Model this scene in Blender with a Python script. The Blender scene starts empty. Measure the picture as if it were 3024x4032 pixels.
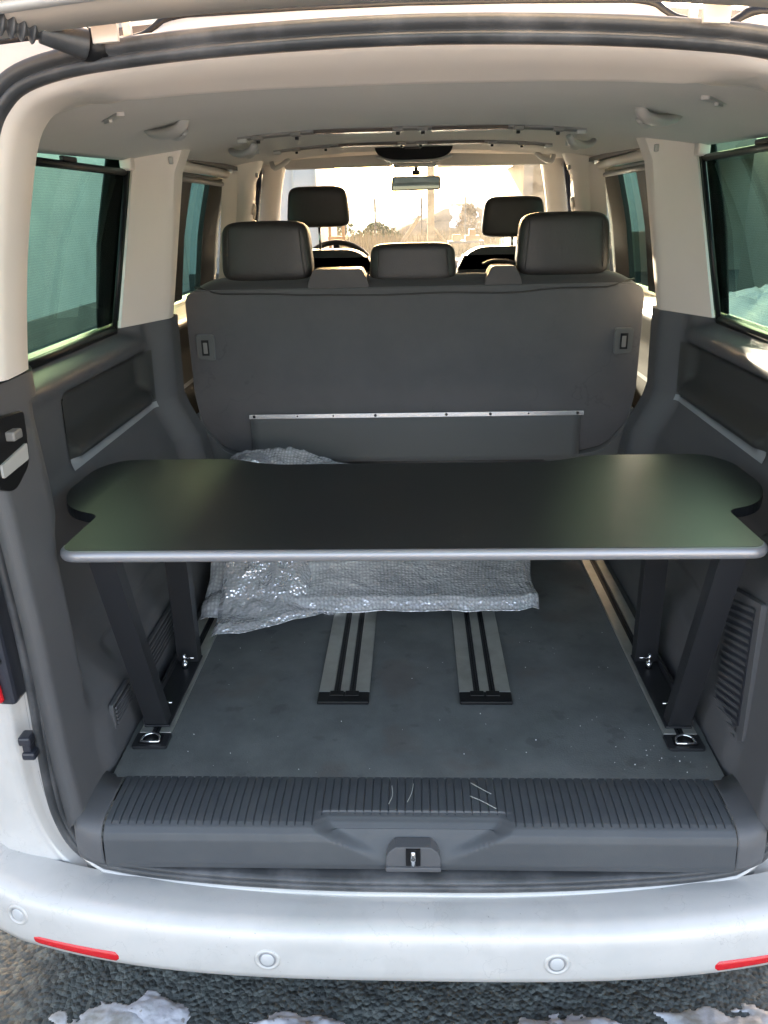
import bpy, bmesh, math, random
from mathutils import Vector, Matrix, noise
random.seed(7)
sc = bpy.context.scene
R = math.radians

# ------------------------------------------------------------------ camera
cam_d = bpy.data.cameras.new('camera'); cam = bpy.data.objects.new('camera', cam_d)
sc.collection.objects.link(cam); sc.camera = cam
cam_d.sensor_fit = 'HORIZONTAL'; cam_d.sensor_width = 36; cam_d.lens = 37.37
cam_d.clip_start = 0.02; cam_d.clip_end = 6000
ya, pi_, ro = R(2.47), R(-20.8), R(-1.33)
fv = Vector((-math.sin(ya)*math.cos(pi_), math.cos(ya)*math.cos(pi_), math.sin(pi_)))
r0 = Vector((math.cos(ya), math.sin(ya), 0)); u0 = r0.cross(fv)
rv = math.cos(ro)*r0 + math.sin(ro)*u0; uv_ = -math.sin(ro)*r0 + math.cos(ro)*u0
M = Matrix((rv, uv_, -fv)).transposed().to_4x4(); M.translation = Vector((0.0076, 0, 1.66))
cam.matrix_world = M

# ------------------------------------------------------------------ light
SUN_EL, SUN_AZ = 12.0, -9.0            # degrees; azimuth from +Y, negative = to the left
w = bpy.data.worlds.new('World'); sc.world = w; w.use_nodes = True
nt = w.node_tree; nt.nodes.clear()
sky = nt.nodes.new('ShaderNodeTexSky'); sky.sky_type = 'NISHITA'; sky.sun_disc = False
sky.sun_elevation = R(SUN_EL); sky.sun_rotation = R(SUN_AZ)
sky.air_density = 0.7; sky.dust_density = 5.0; sky.ozone_density = 0.2
bg = nt.nodes.new('ShaderNodeBackground'); bg.inputs[1].default_value = 0.15
out = nt.nodes.new('ShaderNodeOutputWorld')
wb = nt.nodes.new('ShaderNodeMix'); wb.data_type = 'RGBA'; wb.blend_type = 'MULTIPLY'; wb.inputs[0].default_value = 1
wb.inputs[7].default_value = (1.13, 0.975, 0.86, 1)      # daylight white balance, the same over the whole sky
nt.links.new(sky.outputs[0], wb.inputs[6]); nt.links.new(wb.outputs[2], bg.inputs[0]); nt.links.new(bg.outputs[0], out.inputs[0])
sd = bpy.data.lights.new('sun', 'SUN'); sd.energy = 4.6; sd.angle = R(0.6); sd.color = (1.0, 0.86, 0.66)
so = bpy.data.objects.new('sun', sd); sc.collection.objects.link(so)
sdir = Vector((math.sin(R(SUN_AZ))*math.cos(R(SUN_EL)), math.cos(R(SUN_AZ))*math.cos(R(SUN_EL)), math.sin(R(SUN_EL))))
so.rotation_euler = (-sdir).to_track_quat('-Z', 'Y').to_euler()
sc.view_settings.view_transform = 'Standard'; sc.view_settings.look = 'None'
sc.view_settings.gamma = 1; sc.view_settings.use_curve_mapping = False
sc.view_settings.exposure = 3.5
sc.render.engine = 'CYCLES'
sc.cycles.max_bounces = 10; sc.cycles.diffuse_bounces = 5; sc.cycles.glossy_bounces = 4
sc.cycles.transparent_max_bounces = 16; sc.cycles.transmission_bounces = 4
sc.cycles.sample_clamp_indirect = 6

# ------------------------------------------------------------------ materials
def mat(name, col, rough=0.5, metal=0.0, bump=None, vary=None, spec=0.5, coat=0.0, sheen=0.0, alpha=None):
    """bump=(scale, strength, kind); vary=(colour2, scale, lo, hi)"""
    m = bpy.data.materials.new(name); m.use_nodes = True
    n = m.node_tree; b = n.nodes['Principled BSDF']
    b.inputs['Base Color'].default_value = (*col, 1); b.inputs['Roughness'].default_value = rough
    b.inputs['Metallic'].default_value = metal; b.inputs['Specular IOR Level'].default_value = spec
    b.inputs['Coat Weight'].default_value = coat; b.inputs['Coat Roughness'].default_value = 0.08
    b.inputs['Sheen Weight'].default_value = sheen
    tc = n.nodes.new('ShaderNodeTexCoord')
    if vary:
        c2, s, lo, hi = vary
        t = n.nodes.new('ShaderNodeTexNoise'); t.inputs['Scale'].default_value = s
        t.inputs['Detail'].default_value = 6; t.inputs['Roughness'].default_value = 0.62
        n.links.new(tc.outputs['Object'], t.inputs['Vector'])
        r = n.nodes.new('ShaderNodeValToRGB')
        r.color_ramp.elements[0].position = lo; r.color_ramp.elements[0].color = (*col, 1)
        r.color_ramp.elements[1].position = hi; r.color_ramp.elements[1].color = (*c2, 1)
        n.links.new(t.outputs['Fac'], r.inputs[0]); n.links.new(r.outputs[0], b.inputs['Base Color'])
    if bump:
        s, st, kind = bump
        if kind == 'voronoi':
            t = n.nodes.new('ShaderNodeTexVoronoi'); o = 'Distance'
        else:
            t = n.nodes.new('ShaderNodeTexNoise'); t.inputs['Detail'].default_value = 3; o = 'Fac'
        t.inputs['Scale'].default_value = s
        n.links.new(tc.outputs['Object'], t.inputs['Vector'])
        bp = n.nodes.new('ShaderNodeBump'); bp.inputs['Strength'].default_value = st
        bp.inputs['Distance'].default_value = 0.002
        n.links.new(t.outputs[o], bp.inputs['Height']); n.links.new(bp.outputs[0], b.inputs['Normal'])
    if alpha is not None: b.inputs['Alpha'].default_value = alpha
    return m

def N(m, t, **k):
    x = m.node_tree.nodes.new(t)
    for a, v in k.items():
        if a in x.inputs: x.inputs[a].default_value = v
        else: setattr(x, a, v)
    return x

def add_specks(m, col, scale, lo, mix=1.0, rough=None):
    """scattered small marks of a second colour (dirt, grit, scuffs)"""
    n = m.node_tree; b = n.nodes['Principled BSDF']
    tc = N(m, 'ShaderNodeTexCoord'); t = N(m, 'ShaderNodeTexNoise'); t.inputs['Scale'].default_value = scale
    t.inputs['Detail'].default_value = 4
    n.links.new(tc.outputs['Object'], t.inputs['Vector'])
    r = N(m, 'ShaderNodeMapRange'); r.inputs[1].default_value = lo; r.inputs[2].default_value = lo+0.06
    r.inputs[4].default_value = mix
    n.links.new(t.outputs['Fac'], r.inputs[0])
    mx = N(m, 'ShaderNodeMix', data_type='RGBA'); mx.inputs['B'].default_value = (*col, 1)
    src = b.inputs['Base Color'].links[0].from_socket if b.inputs['Base Color'].is_linked else None
    n.links.new(r.outputs[0], mx.inputs['Factor'])
    if src: n.links.new(src, mx.inputs[6])
    else: mx.inputs[6].default_value = b.inputs['Base Color'].default_value
    mx.inputs[7].default_value = (*col, 1)
    n.links.new(mx.outputs[2], b.inputs['Base Color'])
    return m

def vein_marks(m, col, scale, width, mix, grain=14):
    """thin wandering dried-water outlines"""
    n = m.node_tree; b = n.nodes['Principled BSDF']
    tc = N(m, 'ShaderNodeTexCoord')
    no = N(m, 'ShaderNodeTexNoise'); no.inputs['Scale'].default_value = scale; no.inputs['Detail'].default_value = 5
    n.links.new(tc.outputs['Object'], no.inputs['Vector'])
    a = N(m, 'ShaderNodeMath', operation='SUBTRACT'); a.inputs[1].default_value = 0.53
    n.links.new(no.outputs['Fac'], a.inputs[0])
    ab = N(m, 'ShaderNodeMath', operation='ABSOLUTE'); n.links.new(a.outputs[0], ab.inputs[0])
    r = N(m, 'ShaderNodeMapRange'); r.inputs[1].default_value = 0; r.inputs[2].default_value = width
    r.inputs[3].default_value = mix; r.inputs[4].default_value = 0
    n.links.new(ab.outputs[0], r.inputs[0])
    no2 = N(m, 'ShaderNodeTexNoise'); no2.inputs['Scale'].default_value = scale*0.45
    n.links.new(tc.outputs['Object'], no2.inputs['Vector'])
    r2 = N(m, 'ShaderNodeMapRange'); r2.inputs[1].default_value = 0.5; r2.inputs[2].default_value = 0.62
    n.links.new(no2.outputs['Fac'], r2.inputs[0])
    mu = N(m, 'ShaderNodeMath', operation='MULTIPLY'); n.links.new(r.outputs[0], mu.inputs[0]); n.links.new(r2.outputs[0], mu.inputs[1])
    mx = N(m, 'ShaderNodeMix', data_type='RGBA')
    src = b.inputs['Base Color'].links[0].from_socket if b.inputs['Base Color'].is_linked else None
    if src: n.links.new(src, mx.inputs[6])
    else: mx.inputs[6].default_value = b.inputs['Base Color'].default_value
    mx.inputs[7].default_value = (*col, 1)
    n.links.new(mu.outputs[0], mx.inputs[0]); n.links.new(mx.outputs[2], b.inputs['Base Color'])
    return m

def glass(name, tint, refl=0.06, dirt=0.0, dirtcol=(.75, .72, .66), rough=0.02):
    m = bpy.data.materials.new(name); m.use_nodes = True; n = m.node_tree; n.nodes.clear()
    o = N(m, 'ShaderNodeOutputMaterial'); tr = N(m, 'ShaderNodeBsdfTransparent'); tr.inputs[0].default_value = (*tint, 1)
    gl = N(m, 'ShaderNodeBsdfGlossy'); gl.inputs['Roughness'].default_value = rough
    ly = N(m, 'ShaderNodeLayerWeight'); ly.inputs[0].default_value = .5
    pw = N(m, 'ShaderNodeMath', operation='POWER'); pw.inputs[1].default_value = 5; n.links.new(ly.outputs['Facing'], pw.inputs[0])
    lw = N(m, 'ShaderNodeMath', operation='MULTIPLY_ADD'); lw.inputs[1].default_value = .9; lw.inputs[2].default_value = .05; n.links.new(pw.outputs[0], lw.inputs[0])
    mx = N(m, 'ShaderNodeMixShader'); n.links.new(lw.outputs[0], mx.inputs[0])
    n.links.new(tr.outputs[0], mx.inputs[1]); n.links.new(gl.outputs[0], mx.inputs[2]); last = mx
    if dirt:
        tl = N(m, 'ShaderNodeBsdfTranslucent'); tl.inputs[0].default_value = (*dirtcol, 1)
        tc = N(m, 'ShaderNodeTexCoord'); t = N(m, 'ShaderNodeTexNoise'); t.inputs['Scale'].default_value = 9; t.inputs['Detail'].default_value = 8
        t.inputs['Roughness'].default_value = 0.75
        n.links.new(tc.outputs['Object'], t.inputs['Vector'])
        r = N(m, 'ShaderNodeMapRange'); r.inputs[1].default_value = .35; r.inputs[2].default_value = .7
        r.inputs[3].default_value = dirt*.45; r.inputs[4].default_value = dirt*1.7
        n.links.new(t.outputs['Fac'], r.inputs[0])
        m2 = N(m, 'ShaderNodeMixShader'); n.links.new(r.outputs[0], m2.inputs[0])
        n.links.new(mx.outputs[0], m2.inputs[1]); n.links.new(tl.outputs[0], m2.inputs[2]); last = m2
    n.links.new(last.outputs[0], o.inputs[0])
    return m

PAINT = mat('pearl white paint', (.62, .598, .572), .34, .1, coat=.4, bump=(160, .03, 'noise'), vary=((.55, .54, .52), 5, .35, .7))
vein_marks(PAINT, (.36, .35, .34), 13, .007, .4); vein_marks(PAINT, (.40, .39, .37), 31, .010, .35); add_specks(PAINT, (.16, .14, .12), 110, .72, .8); add_specks(PAINT, (.46, .45, .43), 7, .54, .22)
BUMPERTOP = PAINT
LITPAINT = mat('van white tinted by warm light', (.70, .63, .55), .35, coat=.4, bump=(120, .04, 'noise'))  # same van white, made lighter and warmer to mimic bounced light
DARK = mat('charcoal grained plastic', (.090, .091, .097), .48, bump=(900, .25, 'noise'), vary=((.098, .099, .104), 7, .3, .7))
vein_marks(DARK, (.10, .105, .11), 16, .006, .3)
DARKG = mat('dark soft grained plastic', (.050, .050, .048), .36, bump=(700, .15, 'noise'))
SILL = mat('ribbed sill plastic', (.060, .065, .072), .5, bump=(700, .2, 'noise'), vary=((.075, .08, .085), 9, .45, .8))
BEIGE = mat('light beige trim plastic', (.76, .69, .62), .5, bump=(800, .1, 'noise'), vary=((.72, .655, .59), 3, .3, .7))
HEAD = mat('grey headliner cloth', (.55, .52, .475), .95, bump=(1400, .25, 'noise'), vary=((.52, .49, .45), 4, .3, .7), sheen=.2)
RUBBER = mat('black weather rubber', (.045, .047, .05), .38, bump=(60, .25, 'noise'), vary=((.12, .12, .125), 11, .45, .75))
BLACK = mat('satin black plastic', (.008, .008, .009), .35, bump=(600, .1, 'noise'), spec=.3)
BLUEBLACK = mat('glossy dark blue channel', (.02, .025, .05), .12, coat=.6, bump=(40, .05, 'noise'))
FLOOR = mat('scuffed charcoal vinyl floor', (.094, .100, .099), .6, bump=(260, .35, 'noise'), vary=((.135, .142, .140), 10, .34, .68))
add_specks(FLOOR, (.10, .085, .075), 4.5, .60, .45); add_specks(FLOOR, (.035, .035, .035), 17, .62, .3); add_specks(FLOOR, (.16, .165, .165), 45, .68, .35)
vein_marks(FLOOR, (.14, .15, .155), 7, .005, .4); add_specks(FLOOR, (.65, .65, .65), 150, .765, 1)
ALU = mat('dull aluminium', (.56, .57, .54), .42, .75, bump=(300, .12, 'noise'), vary=((.42, .42, .39), 12, .35, .7))
SATIN = mat('satin silver strip', (.42, .44, .46), .34, .35, bump=(300, .05, 'noise'))
CHROME = mat('bright steel', (.75, .76, .78), .14, 1.0, bump=(200, .05, 'noise'))
STEELB = mat('black powder coated steel', (.017, .018, .021), .42, bump=(900, .12, 'noise'))
LEATH = mat('black leather', (.024, .020, .019), .42, bump=(420, .35, 'noise'), vary=((.032, .027, .026), 9, .3, .7))
FABRIC = mat('charcoal seat back cloth', (.082, .079, .083), .85, bump=(1100, .3, 'noise'), vary=((.096, .092, .096), 8, .3, .7), sheen=.25)
vein_marks(FABRIC, (.04, .038, .04), 6, .012, .35)
PADF = mat('black seat cloth', (.038, .035, .036), .8, bump=(900, .3, 'noise'), sheen=.2)
FLAP = mat('grey cloth flap', (.098, .10, .10), .8, bump=(500, .2, 'noise'), sheen=.2)
BOARD = mat('black laminate table top', (.015, .016, .017), .33, bump=(700, .22, 'noise'), vary=((.017, .018, .019), 6, .4, .7), spec=.55)
vein_marks(BOARD, (.06, .065, .065), 8, .005, .5); vein_marks(BOARD, (.06, .062, .065), 23, .010, .4); add_specks(BOARD, (.12, .13, .13), 190, .76, .6)
EDGE = mat('silver grey edge band', (.30, .30, .32), .33, .45, bump=(300, .05, 'noise'))
GREYP = mat('pale grey plastic', (.43, .42, .40), .4, bump=(500, .08, 'noise'))
DGREYP = mat('mid grey plastic', (.19, .18, .17), .38, bump=(500, .08, 'noise'))
LAMPL = mat('smoky lamp lens', (.10, .08, .07), .12, bump=(80, .1, 'noise'), coat=.5)
RED = mat('red reflector lens', (.62, .012, .02), .18, bump=(500, .3, 'voronoi'), coat=.6)
LAMPDARK = mat('dark lamp housing', (.03, .032, .042), .35, bump=(200, .1, 'noise'))
SENS = mat('sensor cap paint', (.56, .56, .56), .3, .1, coat=.3, bump=(300, .03, 'noise'))
GROOVE = mat('grey sensor ring plastic', (.28, .28, .29), .5, bump=(300, .03, 'noise'))  # one grey for sensor gaps and body joints
MIRR = mat('mirror back plastic', (.20, .20, .18), .4, bump=(500, .08, 'noise'))
MIRG = mat('rear view mirror glass', (.62, .72, .70), .03, 1.0, bump=(3, .02, 'noise'))
GLASS = glass('green tinted side glass', (.37, .71, .59))
FRONTG = glass('dusty windscreen glass', (.93, .96, .93), dirt=.04)
DOORG = glass('clear door glass', (.80, .88, .86), dirt=.03)
def mesh_blind(name, tint, cover, col):
    m = bpy.data.materials.new(name); m.use_nodes = True; n = m.node_tree; n.nodes.clear()
    o = N(m, 'ShaderNodeOutputMaterial'); tr = N(m, 'ShaderNodeBsdfTransparent'); tr.inputs[0].default_value = (*tint, 1)
    df = N(m, 'ShaderNodeBsdfDiffuse'); df.inputs[0].default_value = (*col, 1)
    tc = N(m, 'ShaderNodeTexCoord'); wv = N(m, 'ShaderNodeTexWave', wave_type='BANDS', bands_direction='Z')
    wv.inputs['Scale'].default_value = 55; wv.inputs['Distortion'].default_value = .4
    n.links.new(tc.outputs['Object'], wv.inputs['Vector'])
    r = N(m, 'ShaderNodeMapRange'); r.inputs[3].default_value = cover-.035; r.inputs[4].default_value = cover+.035
    n.links.new(wv.outputs['Fac'], r.inputs[0])
    mx = N(m, 'ShaderNodeMixShader'); n.links.new(r.outputs[0], mx.inputs[0])
    n.links.new(tr.outputs[0], mx.inputs[1]); n.links.new(df.outputs[0], mx.inputs[2]); n.links.new(mx.outputs[0], o.inputs[0])
    return m
BLIND = mesh_blind('dark mesh sunblind', (1, 1, 1), .34, (.03, .033, .033))

def bubble_mat(name, bub, crink, a0, a1, gloss):
    m = bpy.data.materials.new(name); m.use_nodes = True; n = m.node_tree
    b = n.nodes['Principled BSDF']; b.inputs['Base Color'].default_value = (.93, .93, .97, 1)
    b.inputs['Roughness'].default_value = .22; b.inputs['Specular IOR Level'].default_value = .8
    b.inputs['Coat Weight'].default_value = 1; b.inputs['Coat Roughness'].default_value = .05
    tc = N(m, 'ShaderNodeTexCoord')
    v = N(m, 'ShaderNodeTexVoronoi', feature='SMOOTH_F1'); v.inputs['Scale'].default_value = 95; v.inputs['Randomness'].default_value = .1
    v.inputs['Smoothness'].default_value = .2
    n.links.new(tc.outputs['UV'], v.inputs['Vector'])
    no = N(m, 'ShaderNodeTexNoise', noise_type='RIDGED_MULTIFRACTAL'); no.inputs['Scale'].default_value = 22; no.inputs['Detail'].default_value = 3
    no.inputs['Distortion'].default_value = .6
    n.links.new(tc.outputs['Object'], no.inputs['Vector'])
    vc = N(m, 'ShaderNodeTexVoronoi'); vc.inputs['Scale'].default_value = 110; n.links.new(tc.outputs['Object'], vc.inputs['Vector'])
    b1 = N(m, 'ShaderNodeBump'); b1.inputs['Strength'].default_value = bub; b1.inputs['Distance'].default_value = .003; b1.invert = True
    n.links.new(v.outputs['Distance'], b1.inputs['Height'])
    b2 = N(m, 'ShaderNodeBump'); b2.inputs['Strength'].default_value = crink; b2.inputs['Distance'].default_value = .010
    n.links.new(no.outputs['Fac'], b2.inputs['Height']); n.links.new(b1.outputs[0], b2.inputs['Normal'])
    b3 = N(m, 'ShaderNodeBump'); b3.inputs['Strength'].default_value = crink; b3.inputs['Distance'].default_value = .006
    n.links.new(vc.outputs['Distance'], b3.inputs['Height']); n.links.new(b2.outputs[0], b3.inputs['Normal'])
    n.links.new(b3.outputs[0], b.inputs['Normal'])
    r = N(m, 'ShaderNodeMapRange'); r.inputs[1].default_value = .0; r.inputs[2].default_value = .5
    r.inputs[3].default_value = a1; r.inputs[4].default_value = a0
    n.links.new(v.outputs['Distance'], r.inputs[0])
    n2 = N(m, 'ShaderNodeTexNoise'); n2.inputs['Scale'].default_value = 9; n.links.new(tc.outputs['Object'], n2.inputs['Vector'])
    mu = N(m, 'ShaderNodeMath', operation='MULTIPLY_ADD'); mu.inputs[1].default_value = .5; mu.inputs[2].default_value = -.25
    n.links.new(n2.outputs['Fac'], mu.inputs[0])
    ad = N(m, 'ShaderNodeMath', operation='ADD', use_clamp=True); n.links.new(mu.outputs[0], ad.inputs[0]); n.links.new(r.outputs[0], ad.inputs[1])
    n.links.new(ad.outputs[0], b.inputs['Alpha'])
    gl = N(m, 'ShaderNodeBsdfGlossy'); gl.inputs['Roughness'].default_value = .19; gl.inputs[0].default_value = (.92, .92, 1, 1)
    n.links.new(b3.outputs[0], gl.inputs['Normal'])
    ms = N(m, 'ShaderNodeMixShader'); ms.inputs[0].default_value = gloss
    out_ = [x for x in n.nodes if x.type == 'OUTPUT_MATERIAL'][0]
    n.links.new(b.outputs[0], ms.inputs[1]); n.links.new(gl.outputs[0], ms.inputs[2]); n.links.new(ms.outputs[0], out_.inputs[0])
    return m
BUBBLE = bubble_mat('clear bubble film', .14, .5, .50, .82, .26)
FILM = bubble_mat('crinkled clear film', .10, .75, .48, .58, .30)

# ------------------------------------------------------------------ object helpers
COL = sc.collection
def put(name, me, m, parent=None, smooth=False, loc=None, label=None, kind=None):
    me.name = name
    if m is not None and not me.materials: me.materials.append(m)
    o = bpy.data.objects.new(name, me); COL.objects.link(o)
    if parent is not None:
        o.parent = parent
        if parent.parent is None: o.matrix_parent_inverse = Matrix.Translation(-parent.location)
    if smooth:
        for p in me.polygons: p.use_smooth = True
    if loc: o.location = loc
    if label: o['label'] = label
    if kind: o['kind'] = kind
    return o
def thing(name, label, cat, loc, group=None):
    o = bpy.data.objects.new(name, None); COL.objects.link(o); o.location = loc
    o['label'] = label; o['category'] = cat
    if group: o['group'] = group
    return o
def tag(o, label, cat, group=None):
    o['label'] = label; o['category'] = cat
    if group: o['group'] = group
    return o
def me_of(v, f):
    me = bpy.data.meshes.new('m'); me.from_pydata([tuple(a) for a in v], [], f); me.update(); return me
def grid(P, closed_u=False, closed_v=False):
    """P[i][j] -> points"""
    nu, nv = len(P), len(P[0]); v = [p for r_ in P for p in r_]; f = []
    for i in range(nu if closed_u else nu-1):
        for j in range(nv if closed_v else nv-1):
            a, b = i, (i+1) % nu; c, d = j, (j+1) % nv
            f.append((a*nv+c, b*nv+c, b*nv+d, a*nv+d))
    return me_of(v, f)
def bm_me(bm):
    me = bpy.data.meshes.new('m'); bm.normal_update(); bm.to_mesh(me); bm.free(); return me
def box(x0, x1, y0, y1, z0, z1, bev=0.0, seg=2, bm=None, rot=None):
    own = bm is None; b = bmesh.new()
    bmesh.ops.create_cube(b, size=1)
    for v in b.verts:
        v.co = Vector(((x0+x1)/2+v.co.x*(x1-x0), (y0+y1)/2+v.co.y*(y1-y0), (z0+z1)/2+v.co.z*(z1-z0)))
    if bev: bmesh.ops.bevel(b, geom=b.edges[:], offset=bev, segments=seg, profile=.5, affect='EDGES')
    if rot:
        c, ax, an = rot; bmesh.ops.rotate(b, cent=c, matrix=Matrix.Rotation(an, 3, ax), verts=b.verts)
    if own: return bm_me(b)
    me = bm_me(b); bm.from_mesh(me); bpy.data.meshes.remove(me)
def prism(pts, axis, a, b_, bev=0.0, seg=2):
    """polygon pts (2d) extruded along axis from a to b_; pts are the other two coordinates in xyz order"""
    bm = bmesh.new()
    def co(p, t):
        return {'x': (t, p[0], p[1]), 'y': (p[0], t, p[1]), 'z': (p[0], p[1], t)}[axis]
    lo = [bm.verts.new(co(p, a)) for p in pts]; hi = [bm.verts.new(co(p, b_)) for p in pts]
    bm.faces.new(lo); bm.faces.new(hi[::-1]); n = len(pts)
    for i in range(n): bm.faces.new((lo[i], hi[i], hi[(i+1) % n], lo[(i+1) % n]))
    bmesh.ops.recalc_face_normals(bm, faces=bm.faces)
    if bev: bmesh.ops.bevel(bm, geom=bm.edges[:], offset=bev, segments=seg, profile=.5, affect='EDGES', clamp_overlap=True)
    return bm_me(bm)
def tube(path, r, n=8, closed=False, cap=True, sx=1.0, sy=1.0):
    path = [Vector(p) for p in path]; P = []; up = Vector((0, 0, 1)); rr = r if callable(r) else (lambda t: r)
    m = len(path)
    for i, p in enumerate(path):
        a = path[(i-1) % m] if (closed or i) else path[0]; b = path[(i+1) % m] if (closed or i < m-1) else path[-1]
        t = (b-a).normalized()
        s = t.cross(up)
        if s.length < 1e-3: s = t.cross(Vector((0, 1, 0)))
        s.normalize(); q = s.cross(t).normalized()
        k = rr(i/max(1, m-1))
        P.append([p + s*math.cos(2*math.pi*j/n)*k*sx + q*math.sin(2*math.pi*j/n)*k*sy for j in range(n)])
    me = grid(P, closed_u=closed, closed_v=True)
    if cap and not closed:
        bm = bmesh.new(); bm.from_mesh(me); bm.verts.ensure_lookup_table()
        bm.faces.new([bm.verts[j] for j in range(n)]); bm.faces.new([bm.verts[(m-1)*n+j] for j in range(n)][::-1])
        bpy.data.meshes.remove(me); me = bm_me(bm)
    return me
def cyl(c, r, h, axis='z', n=24, bev=0.0):
    bm = bmesh.new(); bmesh.ops.create_cone(bm, cap_ends=True, segments=n, radius1=r, radius2=r, depth=h)
    if axis == 'x': bmesh.ops.rotate(bm, cent=(0, 0, 0), matrix=Matrix.Rotation(R(90), 3, 'Y'), verts=bm.verts)
    if axis == 'y': bmesh.ops.rotate(bm, cent=(0, 0, 0), matrix=Matrix.Rotation(R(90), 3, 'X'), verts=bm.verts)
    bmesh.ops.translate(bm, vec=c, verts=bm.verts)
    if bev: bmesh.ops.bevel(bm, geom=[e for e in bm.edges if len(e.link_faces) == 2 and e.calc_face_angle(0) > 1], offset=bev, segments=2, affect='EDGES')
    return bm_me(bm)
def join(*mes):
    bm = bmesh.new()
    for m_ in mes: bm.from_mesh(m_); bpy.data.meshes.remove(m_)
    return bm_me(bm)
def mirx(me):
    m2 = me.copy()
    for v in m2.vertices: v.co.x = -v.co.x
    m2.flip_normals(); return m2
def autosm(o, ang=40):
    me = o.data
    for p in me.polygons: p.use_smooth = True
    bm = bmesh.new(); bm.from_mesh(me)
    for e in bm.edges:
        if len(e.link_faces) == 2 and e.calc_face_angle(0) > R(ang): e.smooth = False
    bm.to_mesh(me); bm.free(); return o
def solid(o, th, off=0):
    md = o.modifiers.new('thickness', 'SOLIDIFY'); md.thickness = th; md.offset = off; return o
def ss(a, b, t):
    t = max(0, min(1, (t-a)/(b-a))); return t*t*(3-2*t)
def lerp(a, b, t): return a+(b-a)*t
def interp(tab, t):
    if t <= tab[0][0]: return tab[0][1]
    for (a, va), (b, vb) in zip(tab, tab[1:]):
        if t <= b: return va+(vb-va)*(t-a)/(b-a)
    return tab[-1][1]
def catmull(pts, k=6, closed=False):
    pts = [Vector(p) for p in pts]; n = len(pts); o = []
    for i in range(n if closed else n-1):
        p0 = pts[(i-1) % n] if closed or i > 0 else pts[0]; p1 = pts[i]; p2 = pts[(i+1) % n]
        p3 = pts[(i+2) % n] if closed or i < n-2 else pts[-1]
        for j in range(k):
            t = j/k
            o.append(.5*((2*p1)+(-p0+p2)*t+(2*p0-5*p1+4*p2-p3)*t*t+(-p0+3*p1-3*p2+p3)*t**3))
    if not closed: o.append(pts[-1])
    return o
def round_poly(pts, k=5):
    """pts: (x, y, r) corner-rounded polygon"""
    o = []; n = len(pts)
    for i in range(n):
        p = Vector(pts[i][:2]); r = pts[i][2]; a = Vector(pts[i-1][:2]); b = Vector(pts[(i+1) % n][:2])
        if r <= 0: o.append(p); continue
        da, db = (a-p).normalized(), (b-p).normalized()
        A, B = p+da*r, p+db*r
        for j in range(k+1):
            t = j/k; o.append(A*(1-t)**2+p*2*t*(1-t)+B*t*t)
    return o

# =================================================================== GROUND
def ground_mat():
    m = mat('wet worn asphalt', (.062, .074, .075), .75, bump=(55, 1.0, 'noise'), vary=((.14, .155, .15), 30, .45, .75))
    n = m.node_tree; b = n.nodes['Principled BSDF']
    tc = N(m, 'ShaderNodeTexCoord'); v = N(m, 'ShaderNodeTexVoronoi'); v.inputs['Scale'].default_value = 85
    n.links.new(tc.outputs['Object'], v.inputs['Vector'])
    b1 = N(m, 'ShaderNodeBump'); b1.inputs['Strength'].default_value = 1; b1.inputs['Distance'].default_value = .007; b1.invert = True
    n.links.new(v.outputs['Distance'], b1.inputs['Height'])
    b2 = [x for x in n.nodes if x.type == 'BUMP' and x != b1][0]; b2.inputs['Distance'].default_value = .01
    n.links.new(b1.outputs[0], b2.inputs['Normal'])
    # stones of different tone
    mx = N(m, 'ShaderNodeMix', data_type='RGBA', blend_type='MULTIPLY'); mx.inputs[0].default_value = .75
    rr = N(m, 'ShaderNodeValToRGB'); rr.color_ramp.elements[0].color = (.45, .45, .45, 1); rr.color_ramp.elements[1].color = (1.5, 1.5, 1.42, 1)
    sp = N(m, 'ShaderNodeSeparateColor'); n.links.new(v.outputs['Color'], sp.inputs[0]); n.links.new(sp.outputs[0], rr.inputs[0])
    src = b.inputs['Base Color'].links[0].from_socket
    n.links.new(src, mx.inputs[6]); n.links.new(rr.outputs[0], mx.inputs[7]); n.links.new(mx.outputs[2], b.inputs['Base Color'])
    return m
GROUND = ground_mat()
def gz(x, y):
    return .016*noise.noise(Vector((x*2.2, y*2.2, 0))) + .008*noise.noise(Vector((x*9, y*9, 3)))
P = []
for i in range(121):
    P.append([(x := -1.5+3*i/120, y := .2+2.6*j/100, gz(x, y)*ss(-1.5, -1.2, x)*(1-ss(1.2, 1.5, x))*ss(.2, .5, y)*(1-ss(2.4, 2.8, y))) for j in range(101)])
bm = bmesh.new(); me = grid(P); bm.from_mesh(me)
ring = [(-1.5, .2), (1.5, .2), (1.5, 2.8), (-1.5, 2.8)]; far = [(-1500, -1500), (1500, -1500), (1500, 3000), (-1500, 3000)]
a = [bm.verts.new((x, y, 0)) for x, y in ring]; b = [bm.verts.new((x, y, 0)) for x, y in far]
for i in range(4): bm.faces.new((a[i], b[i], b[(i+1) % 4], a[(i+1) % 4]))
bmesh.ops.recalc_face_normals(bm, faces=bm.faces)
g = put('ground', bm_me(bm), GROUND, smooth=True); g['kind'] = 'structure'

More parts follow.
